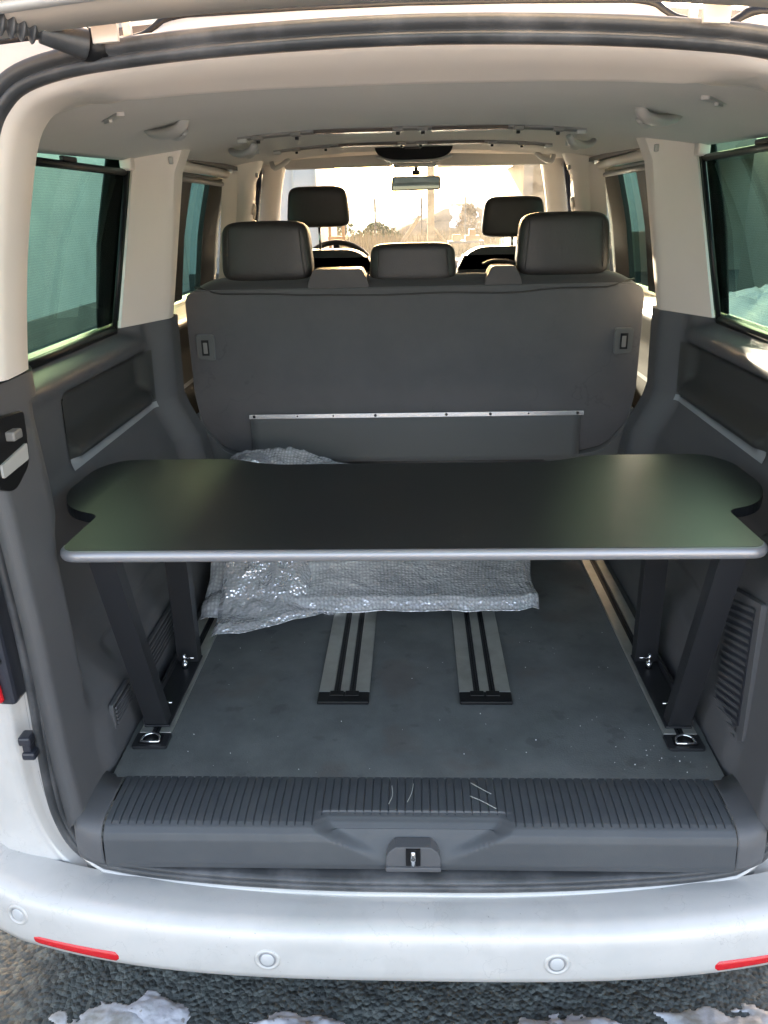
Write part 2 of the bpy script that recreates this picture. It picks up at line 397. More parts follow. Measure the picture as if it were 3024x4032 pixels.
BOUNCESNOW = mat('sun bounce snow', (.78, .77, .76), .7, bump=(8, .6, 'noise'), vary=((.45, .45, .43), .5, .52, .7))
P = [[(-50+2*i, -62+1.43*j, .06+.05*noise.noise(Vector((i*.8, j*.6, 0)))) for j in range(43)] for i in range(51)]
g2 = put('unseen_bounce_snow', grid(P), BOUNCESNOW, smooth=True); g2['kind'] = 'structure'  # unseen snow, added to bounce sunlight up into the load bay
SNOW = mat('old dirty snow', (.58, .59, .64), .6, bump=(70, .9, 'noise'), vary=((.52, .52, .50), 9, .5, .8))
ICE = mat('thin grey ice', (.34, .33, .30), .35, bump=(40, .9, 'noise'), vary=((.6, .62, .66), 14, .42, .62))
def fb(x, y, s_, o=4): return sum(noise.noise(Vector((x*2**k, y*2**k, s_+k)))/1.8**k for k in range(o))
add_specks(SNOW, (.20, .18, .15), 60, .60, .7)
def snow_patch(cx, cy, rx, ry, h, seed, label, m=SNOW, name='snow_patch'):
    nx, ny = 110, 56; F = {}; V = []; idx = {}; faces = []
    for i in range(nx+1):
        for j in range(ny+1):
            x = cx+rx*1.5*(2*i/nx-1); y = cy+ry*1.7*(2*j/ny-1)
            f = 1-((x-cx)/rx)**2-((y-cy)/ry)**2+.95*fb(x*9, y*13, seed)
            F[i, j] = (x, y, f)
    def vid(i, j):
        if (i, j) not in idx:
            x, y, f = F[i, j]; z = gz(x, y)+(.002+h*ss(.2, 1.0, f)*(1+.35*fb(x*30, y*30, seed)) if f > .2 else -.006)
            idx[i, j] = len(V); V.append((x, y, z))
        return idx[i, j]
    for i in range(nx):
        for j in range(ny):
            c = [(i, j), (i+1, j), (i+1, j+1), (i, j+1)]
            if any(F[q_][2] > .2 for q_ in c): faces.append([vid(*q_) for q_ in c])
    o = put(name, me_of(V, faces), m, smooth=True)
    return tag(o, label, 'snow', 'old snow patches under the bumper')
snow_patch(-.58, 1.235, .085, .05, .007, 3, 'small white snow patch on the ground below the left red reflector')
snow_patch(-.26, 1.205, .115, .055, .010, 8, 'lumpy snow patch below the left round parking sensor')
snow_patch(.32, 1.20, .16, .06, .010, 15, 'long snow patch on the ground below the right round parking sensor')
snow_patch(-.04, 1.18, .06, .03, .006, 21, 'little snow lump at the middle of the bottom edge')
snow_patch(.70, 1.235, .17, .065, .006, 27, 'wide greyish icy snow patch at the bottom right corner', ICE)
snow_patch(-.70, 1.225, .09, .055, .004, 33, 'flat brownish ice sheet at the bottom left', ICE, 'ice_patch')

# =================================================================== VAN
VO = (0, 3.0, 0)
van = thing('van', 'white passenger van seen from behind with its tailgate raised and load bay open', 'van', VO)
def vp(name, me, m, smooth=False, parent=None, **k): return put(name, me, m, parent or van, smooth, **k)

def zceil(x, y): return 1.8125+.025*y - .065*(abs(x)/.78)**2.8
# aperture centre line (half, x>=0), bottom centre -> top centre
AP = [(0, .470), (.20, .467), (.40, .463), (.54, .461), (.622, .468), (.668, .503), (.690, .563), (.696, .63), (.694, .74), (.690, .84), (.689, .94),
      (.692, 1.03), (.695, 1.12), (.69, 1.25), (.675, 1.42), (.645, 1.58), (.612, 1.70), (.585, 1.775), (.557, 1.812), (.519, 1.835), (.449, 1.850), (.35, 1.859), (.236, 1.865), (.10, 1.869), (0, 1.870)]
def yA(x, z=1): return 1.160+.06*(min(abs(x), .8)/.65)**2
half = [(x, z) for x, z in AP]
loop2 = half + [(-x, z) for x, z in half[::-1][1:-1]]
loop = catmull([(x, 0, z) for x, z in loop2], 5, closed=True)
def normals(lp):
    o = []; n = len(lp)
    for i in range(n):
        t = lp[(i+1) % n]-lp[i-1]; o.append(Vector((t.z, 0, -t.x)).normalized())
    return o
LN = normals(loop)          # outward
if LN[0].z > 0: LN = [-v for v in LN]
def ring_surface(profile, sel=None):
    """profile: list of (outward, back) where back is towards the camera"""
    P = []
    for p, n_ in zip(loop, LN):
        if sel and not sel(p): continue
        P.append([Vector((p.x+n_.x*o_, yA(p.x)-b_, p.z+n_.z*o_)) for o_, b_ in profile])
    return grid(P, closed_u=(sel is None))
# weather seal: outer lip and bulb
vp('weather_seal', ring_surface([(.018, -.02), (.019, .004), (.016, .009), (.009, .0105), (.003, .007), (.001, .001), (-.0005, .001), (-.002, .009), (-.006, .014), (-.011, .012), (-.015, .005), (-.016, -.02)]), RUBBER, True)
# painted flange and outer rear body ring
def body_ring(sel):
    P = []
    for p, n_ in zip(loop, LN):
        if not sel(p): continue
        x, z = p.x, p.z; row = []
        for o_, b_ in [(.012, -.004), (.024, -.001), (.028, -.010), (.031, -.034), (.052, -.037), (.057, -.020), (.061, -.004), (.066, .004), (.072, -.001), (.078, .005), (.092, .005)]:
            row.append(Vector((x+n_.x*o_, yA(x+n_.x*o_)-b_, z+n_.z*o_)))
        q = row[-1]; ex = .94*(1 if x > 0 else -1) if abs(x) > .5 and z < 1.8 else None
        if ex is not None:
            for t in (.25, .5, .75, 1):
                xx = lerp(q.x, ex, t); row.append(Vector((xx, q.y+.03*t+.10*t**4, q.z+(z-q.z)*t)))
        else:
            for t in (.25, .5, .75, 1): row.append(q+Vector((0, .05*t, (.02 if z > 1 else -.12)*t)))
        P.append(row)
    return grid(P)
vp('body_flange', body_ring(lambda p: p.x < .45 and (p.x < 0 and p.z < 1.80 and p.z > .468) ), PAINT, True, label='painted left rear corner of the body')
vp('body_flange', body_ring(lambda p: p.x > 0 and p.z < 1.80 and p.z > .468), PAINT, True, label='painted right rear corner of the body')
for s in (-1, 1):      # dark joints of the rear corner pressing and of the bumper
    pts = [Vector((p.x+n_.x*.0535, yA(p.x+n_.x*.0535)+.0365, p.z+n_.z*.0535)) for p, n_ in zip(loop, LN) if p.x*s > .60 and .478 < p.z < 1.2]
    vp('panel_joint', tube(pts, .0016, 6), GROOVE, True)
    vp('bumper_joint', tube([(s*.735, 1.272, .470), (s*.80, 1.262, .474), (s*.87, 1.30, .474), (s*.935, 1.36, .476)], .0022, 6), LAMPDARK, True)
# flange strip under the opening
P = []
for i in range(61):
    x = -.66+1.32*i/60; zz = interp([(0, .470), (.4, .463), (.54, .461), (.622, .468), (.66, .50)], abs(x))
    P.append([(x, yA(x)+.01, zz-.008), (x, yA(x)-.006, zz-.0165), (x, yA(x)-.012, zz-.0185), (x, yA(x)-.014, zz-.023), (x, yA(x)-.004, zz-.028), (x, yA(x)+.01, zz-.09)])
vp('lower_flange', grid(P), PAINT, True)

# ---- bumper
def plan(x): return .043*(abs(x)/.65)**3
edge = [(x/100, 1.082+plan(x/100)) for x in range(0, 80, 4)] + [(.83, 1.180), (.87, 1.205), (.90, 1.245), (.925, 1.31), (.94, 1.42), (.945, 1.6), (.947, 1.9)]
edge = [(-x, y) for x, y in edge[::-1][:-1]] + edge
sec = [(-.085, .448), (-.055, .452), (-.02, .452), (-.006, .449), (.006, .442), (.013, .428), (.018, .405), (.0225, .37), (.024, .350), (.021, .336), (.012, .327), (-.02, .322), (-.12, .33)]
def bumper_me():
    P = []; n = len(edge)
    for i, (x, y) in enumerate(edge):
        a = edge[max(0, i-1)]; b = edge[min(n-1, i+1)]; t = Vector((b[0]-a[0], b[1]-a[1])).normalized(); nn = Vector((t.y, -t.x))
        P.append([(x+nn.x*o_, y+nn.y*o_, z-.006*(z > .43)+.012*(abs(x)/.9)**4) for o_, z in sec])
    return grid(P)
bump = vp('bumper', bumper_me(), PAINT, True)
def face_pt(x, z):     # point and normal on the bumper face
    o_ = interp([(.33, .022), (.35, .024), (.37, .0225), (.405, .018), (.428, .013)], z)
    dx = .01; y = 1.082+plan(x)-o_
    s = (plan(x+dx)-plan(x-dx))/(2*dx); n_ = Vector((s, -1, .15)).normalized()
    return Vector((x, y, z)), n_
for x, z in ((-.271, .381), (.255, .381), (-.765, .405), (.765, .405)):
    p, n_ = face_pt(x, z); q = n_.to_track_quat('Z', 'Y').to_matrix()
    def disc(r_, h0, h1, inner=0, el=1.0):
        bm = bmesh.new(); n = 32
        if inner:
            prof = [(inner, h0), (inner, h1), ((inner+r_)/2, h1+.0006), (r_, h1*.6), (r_, h0)]
        else: prof = [(0.0001, h1+.0008), (r_*.8, h1+.0005), (r_, h1-.0005), (r_, h0)]
        P = [[p+q @ Vector((math.cos(2*math.pi*i/n)*a*el, math.sin(2*math.pi*i/n)*a, h)) for a, h in prof] for i in range(n)]
        return grid(P, closed_u=True)
    s = vp('parking_sensor', disc(.0215, -.004, .0022, .0155, 1.12), PAINT, True, bump)
    put('sensor_gap', disc(.0157, -.006, .0006), GROOVE, None, True).parent = bump
    put('sensor_cap', disc(.0125, -.004, .0020), SENS, None, True).parent = bump
for sgn in (-1, 1):
    P = []; n = 26
    for i in range(n+1):
        x = lerp(.545, .725, i/n)+(.012 if sgn < 0 else 0); h = .0105*min(1, (i+.4)/1.2)*lerp(1.05, .8, i/n)*min(1, (n-i+1.2)/3); zc = .356+.02*(x-.545)
        row = []
        for k in range(7):
            a = -1+2*k/6; p, n_ = face_pt(x, zc+a*h); row.append(p+n_*(.0032*(1-abs(a)**6)+.0003 if 0 < i < n else .0))
        P.append([Vector((v.x*sgn, v.y, v.z)) for v in row])
    vp('reflector', grid(P), RED, True, bump)

# ---- tail lamps
for sgn in (-1, 1):
    t = vp('tail_light', prism([(.716*sgn, .835), (.95*sgn, .85), (.95*sgn, 1.34), (.722*sgn, 1.31)], 'y', 1.196, 1.30, .008), LAMPDARK)
    l = prism([(.733*sgn, .845), (.955*sgn, .86), (.955*sgn, 1.325), (.760*sgn, 1.31)], 'y', 1.184, 1.2, .010, 3)
    o = put('lamp_lens', l, RED, None, True); o.parent = t
    for zz in (.93, 1.07):
        o = put('screw_recess', cyl((.731*sgn, 1.193, zz), .006, .006, 'y', 12), BLACK); o.parent = t
# little striker / hook bracket low on the left body edge
vp('body_hook', join(box(-.732, -.708, 1.200, 1.23, .744, .762, .004), box(-.728, -.712, 1.204, 1.23, .728, .750, .003), box(-.729, -.704, 1.198, 1.23, .714, .730, .004)), LAMPDARK)

# ---- roof panel strip above the opening, water channel, hinges
chan = [(0, 1.912), (.14, 1.911), (.29, 1.908), (.318, 1.904), (.336, 1.893), (.353, 1.885), (.385, 1.880), (.42, 1.878), (.436, 1.885), (.456, 1.892), (.55, 1.885), (.68, 1.85)]
P = []
for i in range(161):
    x = -.80+1.6*i/160; zz = interp([(0, 1.870), (.236, 1.865), (.35, 1.859), (.449, 1.850), (.519, 1.835), (.557, 1.812), (.62, 1.76), (.8, 1.55)], abs(x))
    cz = interp(chan+[(.80, 1.80)], abs(x))
    P.append([(x, yA(x)+.012, zz+.010), (x, yA(x)+.020, min(zz+.020, cz-.008)), (x, 1.200+.02*abs(x), cz-.008), (x, 1.214+.02*abs(x), cz-.004), (x, 1.236+.02*abs(x), cz-.004), (x, 1.238+.02*abs(x), cz-.03)])
o = vp('roof_rear_edge', grid(P), LITPAINT, True); solid(o, .002, 1)
chan = [(-x, z) for x, z in chan[::-1][:-1]]+chan
vp('water_channel', tube(catmull([(x, 1.206+.02*abs(x), z-.004) for x, z in chan], 5), .0085, 8), BLACK, True)
for s in (-1, 1):
    vp('hinge_recess', prism([(s*.31, 1.868), (s*.46, 1.860), (s*.46, 1.897), (s*.31, 1.906)], 'y', 1.247, 1.258), BLUEBLACK)
    h = vp('hinge', join(prism([(s*.361, 1.855), (s*.409, 1.850), (s*.409, 1.893), (s*.400, 1.894), (s*.400, 1.869), (s*.371, 1.872), (s*.371, 1.896), (s*.361, 1.896)], 'y', 1.186, 1.196, .001)), LITPAINT)
    arm = prism([(s*.369, 1.868), (s*.402, 1.866), (s*.403, 1.905), (s*.412, 1.94), (s*.362, 1.944), (s*.367, 1.905)], 'y', 1.155, 1.163, .001)
    o = put('hinge_arm', arm, LITPAINT); o.parent = h
    for dx in (-.011, .013):
        o = put('bolt', join(cyl((s*(.386+dx), 1.152, 1.9195), .0075, .006, 'y', 16, .001), cyl((s*(.386+dx), 1.147, 1.9195), .0045, .006, 'y', 6)), LITPAINT, None, True); o.parent = h

TGOFF = -1
# ---- raised tailgate (frame, glass)
def tg(u, x):           # u 0 hinge side -> 1 far end, raised and reaching over the camera
    y = 1.125-1.30*u; z = 1.895+.50*u+.09*math.sin(u*math.pi) - .050*(abs(x)/.7)**2.0
    return Vector((x, y, z))
def tg_me(xs, us):
    return grid([[tg(u, x) for u in us] for x in xs])
fr = lambda a, b, n: [lerp(a, b, i/n) for i in range(n+1)]
tg0 = vp('tailgate', join(tg_me(fr(-.70, .70, 40), fr(0, .13, 5)), tg_me(fr(-.70, -.58, 4), fr(.13, .62, 10)), tg_me(fr(.58, .70, 4), fr(.13, .62, 10)), tg_me(fr(-.70, .70, 30), fr(.62, 1, 8))), LITPAINT, True)
solid(tg0, .04, TGOFF)
o = put('tailgate_glass', tg_me(fr(-.58, .58, 20), fr(.13, .62, 10)), GLASS, None, True); o.parent = tg0; solid(o, .004, 1)
o = put('inner_pressing', tube(catmull([tg(.035, x)+Vector((0, 0, -.006)) for x in fr(-.66, .66, 20)], 2), .012, 8, sy=.5), PAINT, None, True); o.parent = tg0
# gas strut with ribbed boot at the top left
pth = [(-.60, 1.02, 1.905), (-.415, 1.165, 1.868)]
a, b = Vector(pth[0]), Vector(pth[1]); pp = [a+(b-a)*i/240 for i in range(241)]
vp('strut_boot', tube(pp[:185], lambda t: .0122+.0042*math.sin(t*2*math.pi*15), 14), RUBBER, True)
vp('strut_end', tube(pp[184:], lambda t: .013+.006*t, 14), RUBBER, True)
vp('strut_cup', tube([b, b+Vector((.012, .03, -.002)), b+Vector((.03, .07, -.006))], lambda t: .020-.004*t, 14), BLACK, True)

# ---- outer sides, roof and front of the body
def Xb(z): return interp([(.25, .91), (.6, .945), (1.2, .952), (1.36, .942), (1.60, .905), (1.82, .845), (1.90, .79), (1.95, .70), (1.965, .60)], z)
def side_patch(y0, y1, z0, z1, sgn, ny=8, nz=6):
    return grid([[(sgn*Xb(z), y, z) for z in fr(z0, z1, nz)] for y in fr(y0, y1, ny)])
for s in (-1, 1):
    ps = [side_patch(1.32, 5.0, .25, 1.345, s, 30, 10), side_patch(1.32, 4.5, 1.815, 1.965, s, 20, 6), side_patch(1.32, 1.55, 1.345, 1.815, s), side_patch(3.66, 3.92, 1.345, 1.815, s)]
    o = vp('side_body', join(*ps), PAINT, True); solid(o, .006)
    o = vp('pillar_cover', side_patch(2.40 if s < 0 else 2.47, 2.76, 1.345, 1.815, s), BLACK, True); solid(o, .006)
    for y0, y1 in ((2.60, 2.70), (3.06, 3.22), (3.50, 3.74)):
        o = vp('slider_frame', grid([[(s*(Xb(z)-.022), y, z) for z in fr(1.345, 1.80, 6)] for y in (y0, y1)]), BLACK); solid(o, .02)
    vp('quarter_window', grid([[(s*(Xb(z)-.008), y, z) for z in fr(1.33, 1.83, 6)] for y in fr(1.50, 2.61, 4)]), GLASS, True)
    vp('sliding_window', grid([[(s*(Xb(z)-.008), y, z) for z in fr(1.33, 1.83, 6)] for y in fr(2.66, 3.70, 4)]), GLASS, True)
    vp('front_door_window', grid([[(s*(Xb(z)-.008), y, z) for z in fr(1.33, 1.83, 6)] for y in fr(3.88, 4.75, 4)]), DOORG, True)
    # door top frame sloping to the bonnet
    o = vp('a_pillar_outer', tube([(s*.80, 4.42, 1.885), (s*.86, 4.75, 1.62), (s*.93, 5.15, 1.30)], .03, 10), PAINT, True)
P = [[(x, y, 1.940-.045*(x/.7)**2+.035*ss(1.5, 2.4, y)-.03*ss(3.8, 4.5, y)) for y in fr(1.5, 4.45, 16)] for x in fr(-.72, .72, 16)]
o = vp('roof', grid(P), LITPAINT, True); solid(o, .01)
P = [[(x, y, 1.33-.02*(x/.9)**2-.32*ss(5.0, 5.85, y)) for y in fr(5.02, 5.85, 8)] for x in fr(-.9, .9, 12)]
o = vp('bonnet', grid(P), PAINT, True); solid(o, .01)
vp('front_bumper', box(-.92, .92, 5.78, 5.92, .3, 1.0, .06, 4), PAINT, True)
vp('underbody', box(-.88, .88, 1.6, 5.75, .26, .40, .03), BLACK)
for s in (-1, 1):
    for yy in (2.15, 5.15):
        wmesh = tube([(s*(.80+.0*t), yy, .33) for t in (0, 1)], .1)  if False else None
        o = vp('wheel', cyl((s*.84, yy, .33), .33, .22, 'x', 40, .03), RUBBER, True)
        q = put('rim', join(cyl((s*.945, yy, .33), .21, .03, 'x', 32, .01), cyl((s*.965, yy, .33), .05, .03, 'x', 16, .005)), SATIN); q.parent = o

# ---- floor
fl = vp('load_floor', prism(round_poly([(-.623, 1.320, .012), (.623, 1.320, .02), (.625, 1.46, 0), (.625, 3.4, 0), (-.625, 3.4, 0), (-.625, 1.46, 0)]), 'z', .560, .580), FLOOR)
vp('cab_floor', box(-.82, .82, 3.38, 5.0, .50, .56), FLOOR)
for s in (-1, 1): vp('floor_side_ledge', box(*sorted((s*.9, s*.62)), 1.46, 3.4, .50, .575), DARK)

# the unseen snow behind the camera is added as a sun bounce
# ---- ribbed sill trim
def sill_z(x, y):
    # y 1.168 (face) .. 1.33 ; top
    c = .5826
    yf = 1.172
    top = c-.010*(1-ss(1.175, 1.215, y))-.004
    return top
P = []; xs = []
nr = 74; pitch = 1.186/nr; X0 = -.593
for k in range(nr):
    x = X0+k*pitch
    xs += [(lerp(x+.0015, x+pitch-.0040, q_/6), 1) for q_ in range(7)]+[ (x+pitch-.0034, 0), (x+pitch-.0006, 0), (x+pitch, 1)]
_r = [(1.326, .5775, 0), (1.322, .5795, 1), (1.27, .5800, 1), (1.235, .5795, 1), (1.215, .5780, 1), (1.200, .5755, 1), (1.190, .5705, 0), (1.181, .562, 0), (1.176, .550, 0), (1.173, .530, 0), (1.170, .502, 0), (1.172, .490, 0), (1.20, .486, 0)]
SILLROWS = _r[:3]
for (a0, a1, a2), (b0, b1, b2) in zip(_r[2:11], _r[3:12]):
    for q_ in range(1, 6): SILLROWS.append((lerp(a0, b0, q_/5), lerp(a1, b1, q_/5), a2 if b2 == a2 or q_ < 3 else b2))
SILLROWS.append(_r[-1])
for x, hi in xs:
    d = 0 if hi else -.0022
    row = []
    for y, z, g_ in SILLROWS:
        hw = .062+.115*ss(.500, .578, z)**1.3
        k = ss(hw+.020, hw-.016, abs(x+.003)); rk = ss(.195, .170, abs(x+.003))
        dep = .020*ss(.498, .560, z)*(ss(1.24, 1.19, y))
        zz = z+(d if g_ and not (rk > .5 and y < 1.212) else 0)-.003*k*(1 if 1.18 < y < 1.22 else 0)
        row.append((x, y+dep*k, zz))
    P.append(row)
sill = vp('sill_trim', grid(P), SILL, True); autosm(sill, 32); solid(sill, .0015, 0)
for s in (-1, 1):
    P = []
    for i in range(13):
        t = i/12; x = s*lerp(.5955, .654, t); up = .006*t*t
        row = [(x, y+.018*t*t, z+up*(1 if z > .5 else .5)+0) for y, z in [(1.326, .5785), (1.27, .580), (1.215, .578), (1.198, .574), (1.187, .568), (1.179, .558), (1.175, .530), (1.175, .502), (1.178, .488), (1.20, .480)]]
        P.append(row)
    o = vp('sill_end_trim', grid(P), DARK, True); solid(o, .0015)
lt = vp('latch_housing', prism([(-.054, .498), (.048, .498), (.048, .524), (.043, .537), (.030, .549), (-.036, .549), (-.049, .537), (-.054, .524)], 'y', 1.164, 1.19, .0015), DGREYP)
lt.data.materials.clear(); lt.data.materials.append(DARK)
for nm, me, m_ in (('latch_slot', box(-.0165, .0105, 1.1615, 1.18, .508, .5475), BLACK), ('striker', tube(catmull([(-.003, 1.1600, .511), (-.003, 1.157, .522), (-.003, 1.157, .535), (-.003, 1.160, .544)], 4), .0048, 10), CHROME), ('latch_lip', box(-.055, .049, 1.160, 1.18, .494, .5045, .002), DARK)):
    o = put(nm, me, m_, None, nm == 'striker'); o.parent = lt

# ---- floor rails
def rail(x0, x1, y0, y1, slots, cap, name='floor_rail'):
    pts = []
    segs = []; x = x0
    for a, b in slots: segs.append((x, a)); x = b
    segs.append((x, x1))
    r_ = vp(name, join(*[box(a, b, y0, y1, .5805, .5885, .0015, 2) for a, b in segs]), ALU)
    for a, b in slots:
        q = put('rail_slot', join(box(a-.001, b+.001, y0+.002, y1, .5802, .5835)), BLACK); q.parent = r_
        mid = (a+b)/2; q = put('slot_lip', join(box(a+.0005, mid-.0022, y0+.004, y1, .5836, .5865, .0006), box(mid+.0022, b-.0005, y0+.004, y1, .5836, .5865, .0006)), STEELB); q.parent = r_
    if cap:
        q = put('rail_end_cap', join(box(x0-.001, x1+.001, y0-.044, y0-.001, .5805, .5895, .003, 3), *[box((a+b)/2-.016, (a+b)/2+.016, y0-.020, y0-.0005, .5890, .5915, .0012) for a, b in slots]), BLACK); q.parent = r_
    return r_
rail(-.227, -.107, 1.618, 3.3, [(-.192, -.180+.004), (-.152-.003, -.140)], True)
rail(.107, .227, 1.618, 3.3, [(.140, .155), (.177, .192)], True)
for s in (-1, 1):
    a, b = sorted((s*.539, s*.609)); c = (a+b)/2
    rail(a, b, 1.458, 3.3, [(c-.009, c+.009)], False, 'side_rail')
    x0, x1 = a-.003, b+.003
    t = vp('tie_down', prism(round_poly([(x0, 1.408, .008), (x1, 1.408, .008), (x1, 1.457, .004), (x0, 1.457, .004)]), 'z', .5802, .5875, .0015), STEELB)
    c = (x0+x1)/2
    q = put('tie_down_well', prism(round_poly([(c-.026, 1.417, .005), (c+.026, 1.417, .005), (c+.024, 1.449, .007), (c-.024, 1.449, .007)]), 'z', .5876, .5888), BLACK); q.parent = t
    q = put('tie_down_ring', join(tube([(c-.021, 1.420, .592), (c+.021, 1.420, .592)], .0030, 8), tube(catmull([(c-.020, 1.421, .592), (c-.017, 1.436, .594), (c-.006, 1.444, .595), (c+.006, 1.444, .595), (c+.017, 1.436, .594), (c+.020, 1.421, .592)], 4), .0026, 8)), CHROME, None, True); q.parent = t

# ---- side trims (height field X(y, z))
def wallX(y, z, s):
    # inner face in front of the opening (D pillar lining)
    xd = interp([(.55, .640), (.70, .648), (1.0, .652), (1.2, .660), (1.32, .668), (1.45, .665)], z)
    rec = interp([(.55, .628), (.66, .634), (.72, .648), (.78, .690), (.84, .715), (1.0, .745), (1.08, .785), (1.12, .800), (1.30, .795)], z)
    if s > 0:
        boxx = interp([(.55, .636), (.95, .655), (.985, .662), (1.02, .70)], z)
        yb0, yb1 = 1.50, 1.56
        f = 1-ss(yb0, yb1, y)
        rr = lerp(rec, min(rec, boxx), f if z < 1.03 else 0)
    else:
        rr = rec
    t = ss(1.315, 1.43, y) if z > .80 else ss(1.315, 1.38, y)
    tt = lerp(ss(1.33, 1.60, y), t, 1-ss(1.0, 1.15, z))
    x = lerp(xd, rr, tt)
    # recessed armrest insert
    ins = ss(1.755, 1.79, y)*(1-ss(2.33, 2.37, y))
    if z > 1.10: x += ins*(.030*ss(1.13, 1.20, z)*(1-ss(1.262, 1.29, z)) - .022*math.exp(-((z-1.145)/.022)**2))
    # C pillar lining
    x -= .060*ss(2.36, 2.46, y)*ss(.75, .9, z)*(1 if z < 1.4 else 1)
    # belt roll
    x -= .012*math.exp(-((z-1.305)/.022)**2)*ss(1.45, 1.6, y)*(1-ss(2.3, 2.4, y))
    x += .048*ss(1.315, 1.352, z)*ss(1.42, 1.60, y)*(1-ss(2.28, 2.36, y))
    # shallow pressings low on the wall
    x += .010*ss(.735, .745, z)*(1-ss(.775, .785, z))*ss(1.5, 1.54, y)
    # curl towards the opening
    x += .018*(1-ss(1.19, 1.215, y))
    return x
ysl = fr(1.185, 2.53, 168); zsl = fr(.566, 1.362, 110)
for s in (-1, 1):
    P = [[(s*wallX(y, z, s), y, z) for z in zsl] for y in ysl]
    bm = bmesh.new(); me = grid(P); bm.from_mesh(me); bpy.data.meshes.remove(me)
    pn = vp('side_trim_panel', bm_me(bm), DARK, True)
    # beltline behind the light pillar lining
    P = [[(s*(lerp(wallX(y, 1.362, s), .665, 1-ss(1.30, 1.5, y))), y, z) for z in fr(1.362, 1.408, 3)] for y in fr(1.19, 1.62, 20)]
    q = put('upper_lip', grid(P), DARK, None, True); q.parent = pn
    # padded insert, strip
    def insert(z0, z1, off, m_, nm, nz=14, ytop=0):
        P = [[(s*(wallX(y, z, s)-off), y, z) for z in fr(z0(y), z1(y), nz)] for y in fr(1.752, 2.385, 60)]
        q = put(nm, grid(P), m_, None, True); q.parent = pn; return q
    insert(lambda y: 1.131, lambda y: 1.280-.012*ss(1.80, 1.752, y), .0025, DARKG, 'armrest_pad', 24)
    q = insert(lambda y: 1.107-.004*(2.385-y)/.63, lambda y: 1.130-.006*ss(2.30, 2.385, y), .0045, SATIN, 'trim_strip', 4)
    # window rubber, blind
    q = vp('window_seal', join(tube([(s*.847, 1.40, 1.352), (s*.847, 2.27, 1.355)], .013, 8), tube([(s*.842, 2.262, 1.350), (s*.794, 2.412, 1.80)], .008, 8, sx=.8)), BLACK, True)
    bz = lambda y, z: lerp(.853, .800, (z-1.355)/.45)
    bl = vp('sunblind', grid([[(s*(bz(y, z)), y, z) for z in fr(1.335, 1.768, 5)] for y in (1.50, 2.30+.0)][0:1]+[[(s*(bz(2.3, z)+.006), 2.262+.155*(z-1.355)/.45, z) for z in fr(1.335, 1.768, 5)]]), BLIND)
    q = put('blind_rail', tube([(s*.802, 1.52, 1.772), (s*.802, 2.400, 1.772)], .0095, 8), BLACK, None, True); q.parent = bl
    q = put('blind_hook', box(*sorted((s*.797, s*.809)), 1.98, 2.06, 1.780, 1.792, .003), BLACK); q.parent = bl

# right side: tall louvred grille; left: long slotted grille
pn = vp('vent_grille', prism(round_poly([(1.322, .67, .006), (1.332, .965, .01), (1.480, .930, .006), (1.478, .604, .01), (1.41, .600, .01)]), 'x', .634, .6465, .0015), DARK, label='tall grille with slanted louvres')
pn.location.x = .007
q = put('grille_recess', prism([(1.345, .69), (1.352, .945), (1.466, .912), (1.464, .622)], 'x', .6320, .6335), LAMPDARK); q.parent = pn
lv = None
for k in range(18):
    z0 = .915-k*.0165
    a = max(1.349, 1.349); dz = .030
    if lv is None:
        bm = bmesh.new()
        vs = [bm.verts.new(c) for c in ((.628, 1.350, z0+dz), (.628, 1.464, z0-.006), (.6335, 1.464, z0-.017), (.6335, 1.350, z0+dz-.011), (.6305, 1.350, z0+dz+.002), (.6305, 1.464, z0-.004))]
        bm.faces.new((vs[0], vs[1], vs[2], vs[3])); bm.faces.new((vs[0], vs[4], vs[5], vs[1])); bm.faces.new((vs[4], vs[3], vs[2], vs[5]))
        lv = bm_me(bm); base = z0
    o = put('slat', lv, DARK, None, False, loc=(0, 0, z0-base)); o.parent = pn
for (ya_, yb_, za, zb, n) in ((1.62, 1.98, .622, .705, 6), (1.395, 1.50, .640, .700, 5)):
    pn = vp('vent_grille', prism(round_poly([(ya_, za, .006), (yb_, za, .006), (yb_, zb, .006), (ya_, zb, .006)]), 'x', -.640, -.631, .0015), DARK, label='long low grille with level slats')
    q = put('grille_recess', box(-.6312, -.6300, ya_+.008, yb_-.008, za+.006, zb-.006), BLACK); q.parent = pn
    for k in range(n):
        z0 = lerp(za+.012, zb-.012, k/(n-1))
        o = put('slat', box(-.632, -.6265, ya_+.008, yb_-.008, z0-.0028, z0+.0028, .001), DARK); o.parent = pn
# switch / lamp unit on the left lining
sw = vp('lamp_unit', prism(round_poly([(1.19, 1.250, .01), (1.19, 1.345, .01), (1.235, 1.360, .012), (1.312, 1.352, .01), (1.300, 1.262, .02), (1.235, 1.232, .02)]), 'x', -.676, -.660, .003, 3), BLACK, label='black switch and lamp unit at the left edge')
q = put('lamp_lens', prism(round_poly([(1.20, 1.266, .004), (1.200, 1.288, .004), (1.294, 1.300, .004), (1.290, 1.272, .004)]), 'x', -.662, -.656, .002), GREYP); q.parent = sw
q = put('switch', box(-.662, -.645, 1.235, 1.265, 1.318, 1.334, .003), DGREYP); q.parent = sw

